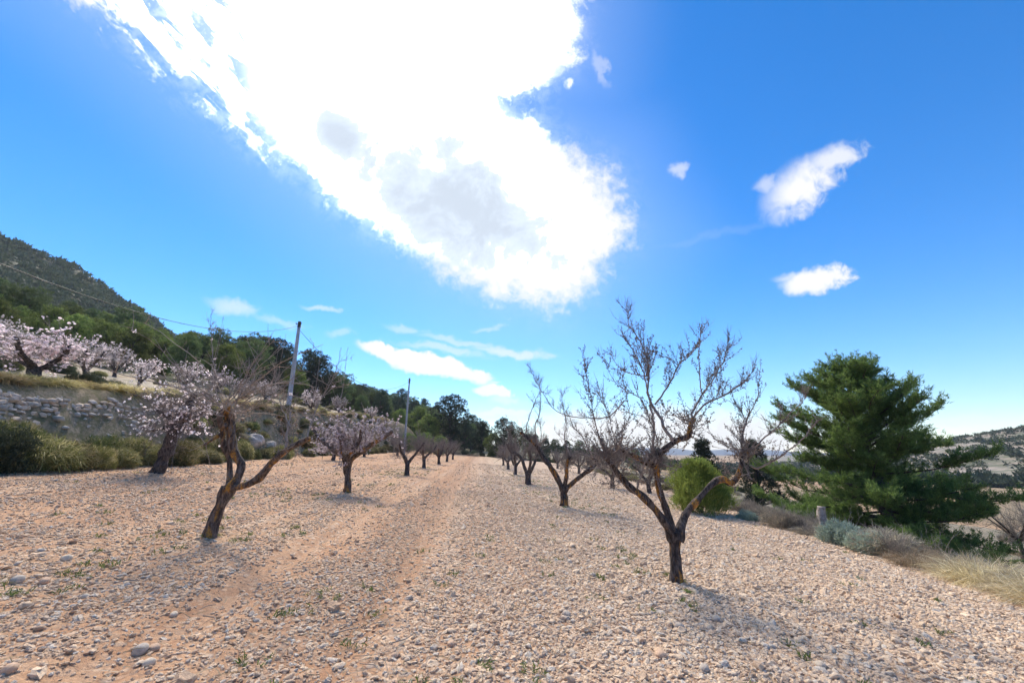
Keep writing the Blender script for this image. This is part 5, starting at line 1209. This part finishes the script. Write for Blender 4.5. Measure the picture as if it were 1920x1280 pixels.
# dry stems and twigs strewn over the middle of the track
n = 2600; y = 2.6 + G.random(n) ** 1.3 * 12; s_ = G.normal(-.6, 1.7, n); x = s_ - .079 * y; c = np.stack([x, y, H(x, y) + .022], -1)
d = nrm(np.stack([G.normal(size=n), G.normal(size=n), np.abs(G.normal(size=n)) * .16], -1))
v, t, ti = blades(c, d, 1, G.uniform(.05, .2, n), .006, .2, .25, 0, G, 2)
add('litter', mesh_np('litter', v, t, None, M_dry, False, ti), label='dry stems and twigs strewn among the stones of the track', cat='litter', kind='stuff')
cx, cy = [], []
T = Tubes()
for k in range(260):
    y = 2.8 + G.random() ** 1.3 * 11; x = G.normal(-.5, 2.6); z = h1(x, y) + .03; a = G.uniform(0, 3.14); l = G.uniform(.06, .28)
    T.tube([(x, y, z), (x + math.cos(a) * l * .5, y + math.sin(a) * l * .5, z + G.uniform(0, .03)), (x + math.cos(a + .3) * l, y + math.sin(a + .3) * l, z)], G.uniform(.002, .005), 4, tint=G.random())
add('fallen_twigs', T.mesh('fallen_twigs', M_twigg), label='short grey prunings lying on the stony ground', cat='twigs', kind='stuff')
# weeds: sparse bright sprigs, denser by the trunks
pts_ = []
for k in range(700):
    if k % 3: y = 3 + G.random() ** 1.4 * 30; x = (2.85 if k % 2 else -4.0) - .079 * y + G.normal() * .8
    else: y = 3 + G.random() ** 1.5 * 22; x = G.uniform(-1.2, 1.2) * y * .9
    if -12 < x < float(edge_x(np.array(y))): pts_.append((x, y))
xy = np.array(pts_); kf = fbm(xy[:, 0] * 1.1, xy[:, 1] * .7, 71, 3) > .5; xy = xy[kf]
sub = np.repeat(xy, 5, 0) + G.normal(size=(len(xy) * 5, 2)) * .05
c = np.stack([sub[:, 0], sub[:, 1], H(sub[:, 0], sub[:, 1]) + .005], -1)
v, t, ti = blades(c, np.tile([0, 0, 1.], (len(c), 1)), 6, .07, .008, .6, .8, .012, G, 2)
add('weeds', mesh_np('weeds', v, t, None, M_green, False, ti), label='small green weeds sprouting between the stones', cat='weeds', kind='stuff')
for px, py, sc in ((1272, 1092, .5), (1254, 1080, .4), (1290, 1110, .35), (383, 1008, .35), (405, 1006, .35), (1060, 952, .4), (652, 924, .45)):
    p = ground_px(px, py)
    if p is not None: shrub(GCL, 'grass_clump', p[0], p[1], sc, 'small grass clump at the foot of an almond trunk', 'grass clumps at the foot of the trunks', 'grass clump', 0)

# ------------------------------------------------------------------ thin air haze round the whole place
import bmesh as _bm
bm = _bm.new(); _bm.ops.create_cube(bm, size=1); hz_me = bpy.data.meshes.new('haze'); bm.to_mesh(hz_me); bm.free()
hm = bpy.data.materials.new('haze_air'); hm.use_nodes = True; hm.node_tree.nodes.clear(); G_ = NT(hm.node_tree)
pv = G_.n('ShaderNodeVolumePrincipled'); pv.inputs['Color'].default_value = (.80, .88, 1, 1); pv.inputs['Density'].default_value = .0002; pv.inputs['Anisotropy'].default_value = .2
ho = G_.n('ShaderNodeOutputMaterial'); G_.put(ho.inputs['Volume'], pv.outputs[0]); hz_me.materials.append(hm)
zlo, zhi = -75.0, 190.0
ho_ = add('haze', hz_me, loc=(0, 0, (zlo + zhi) / 2), label='thin blue air haze over the whole landscape', cat='haze', kind='stuff'); ho_.scale = (3400, 3400, zhi - zlo)
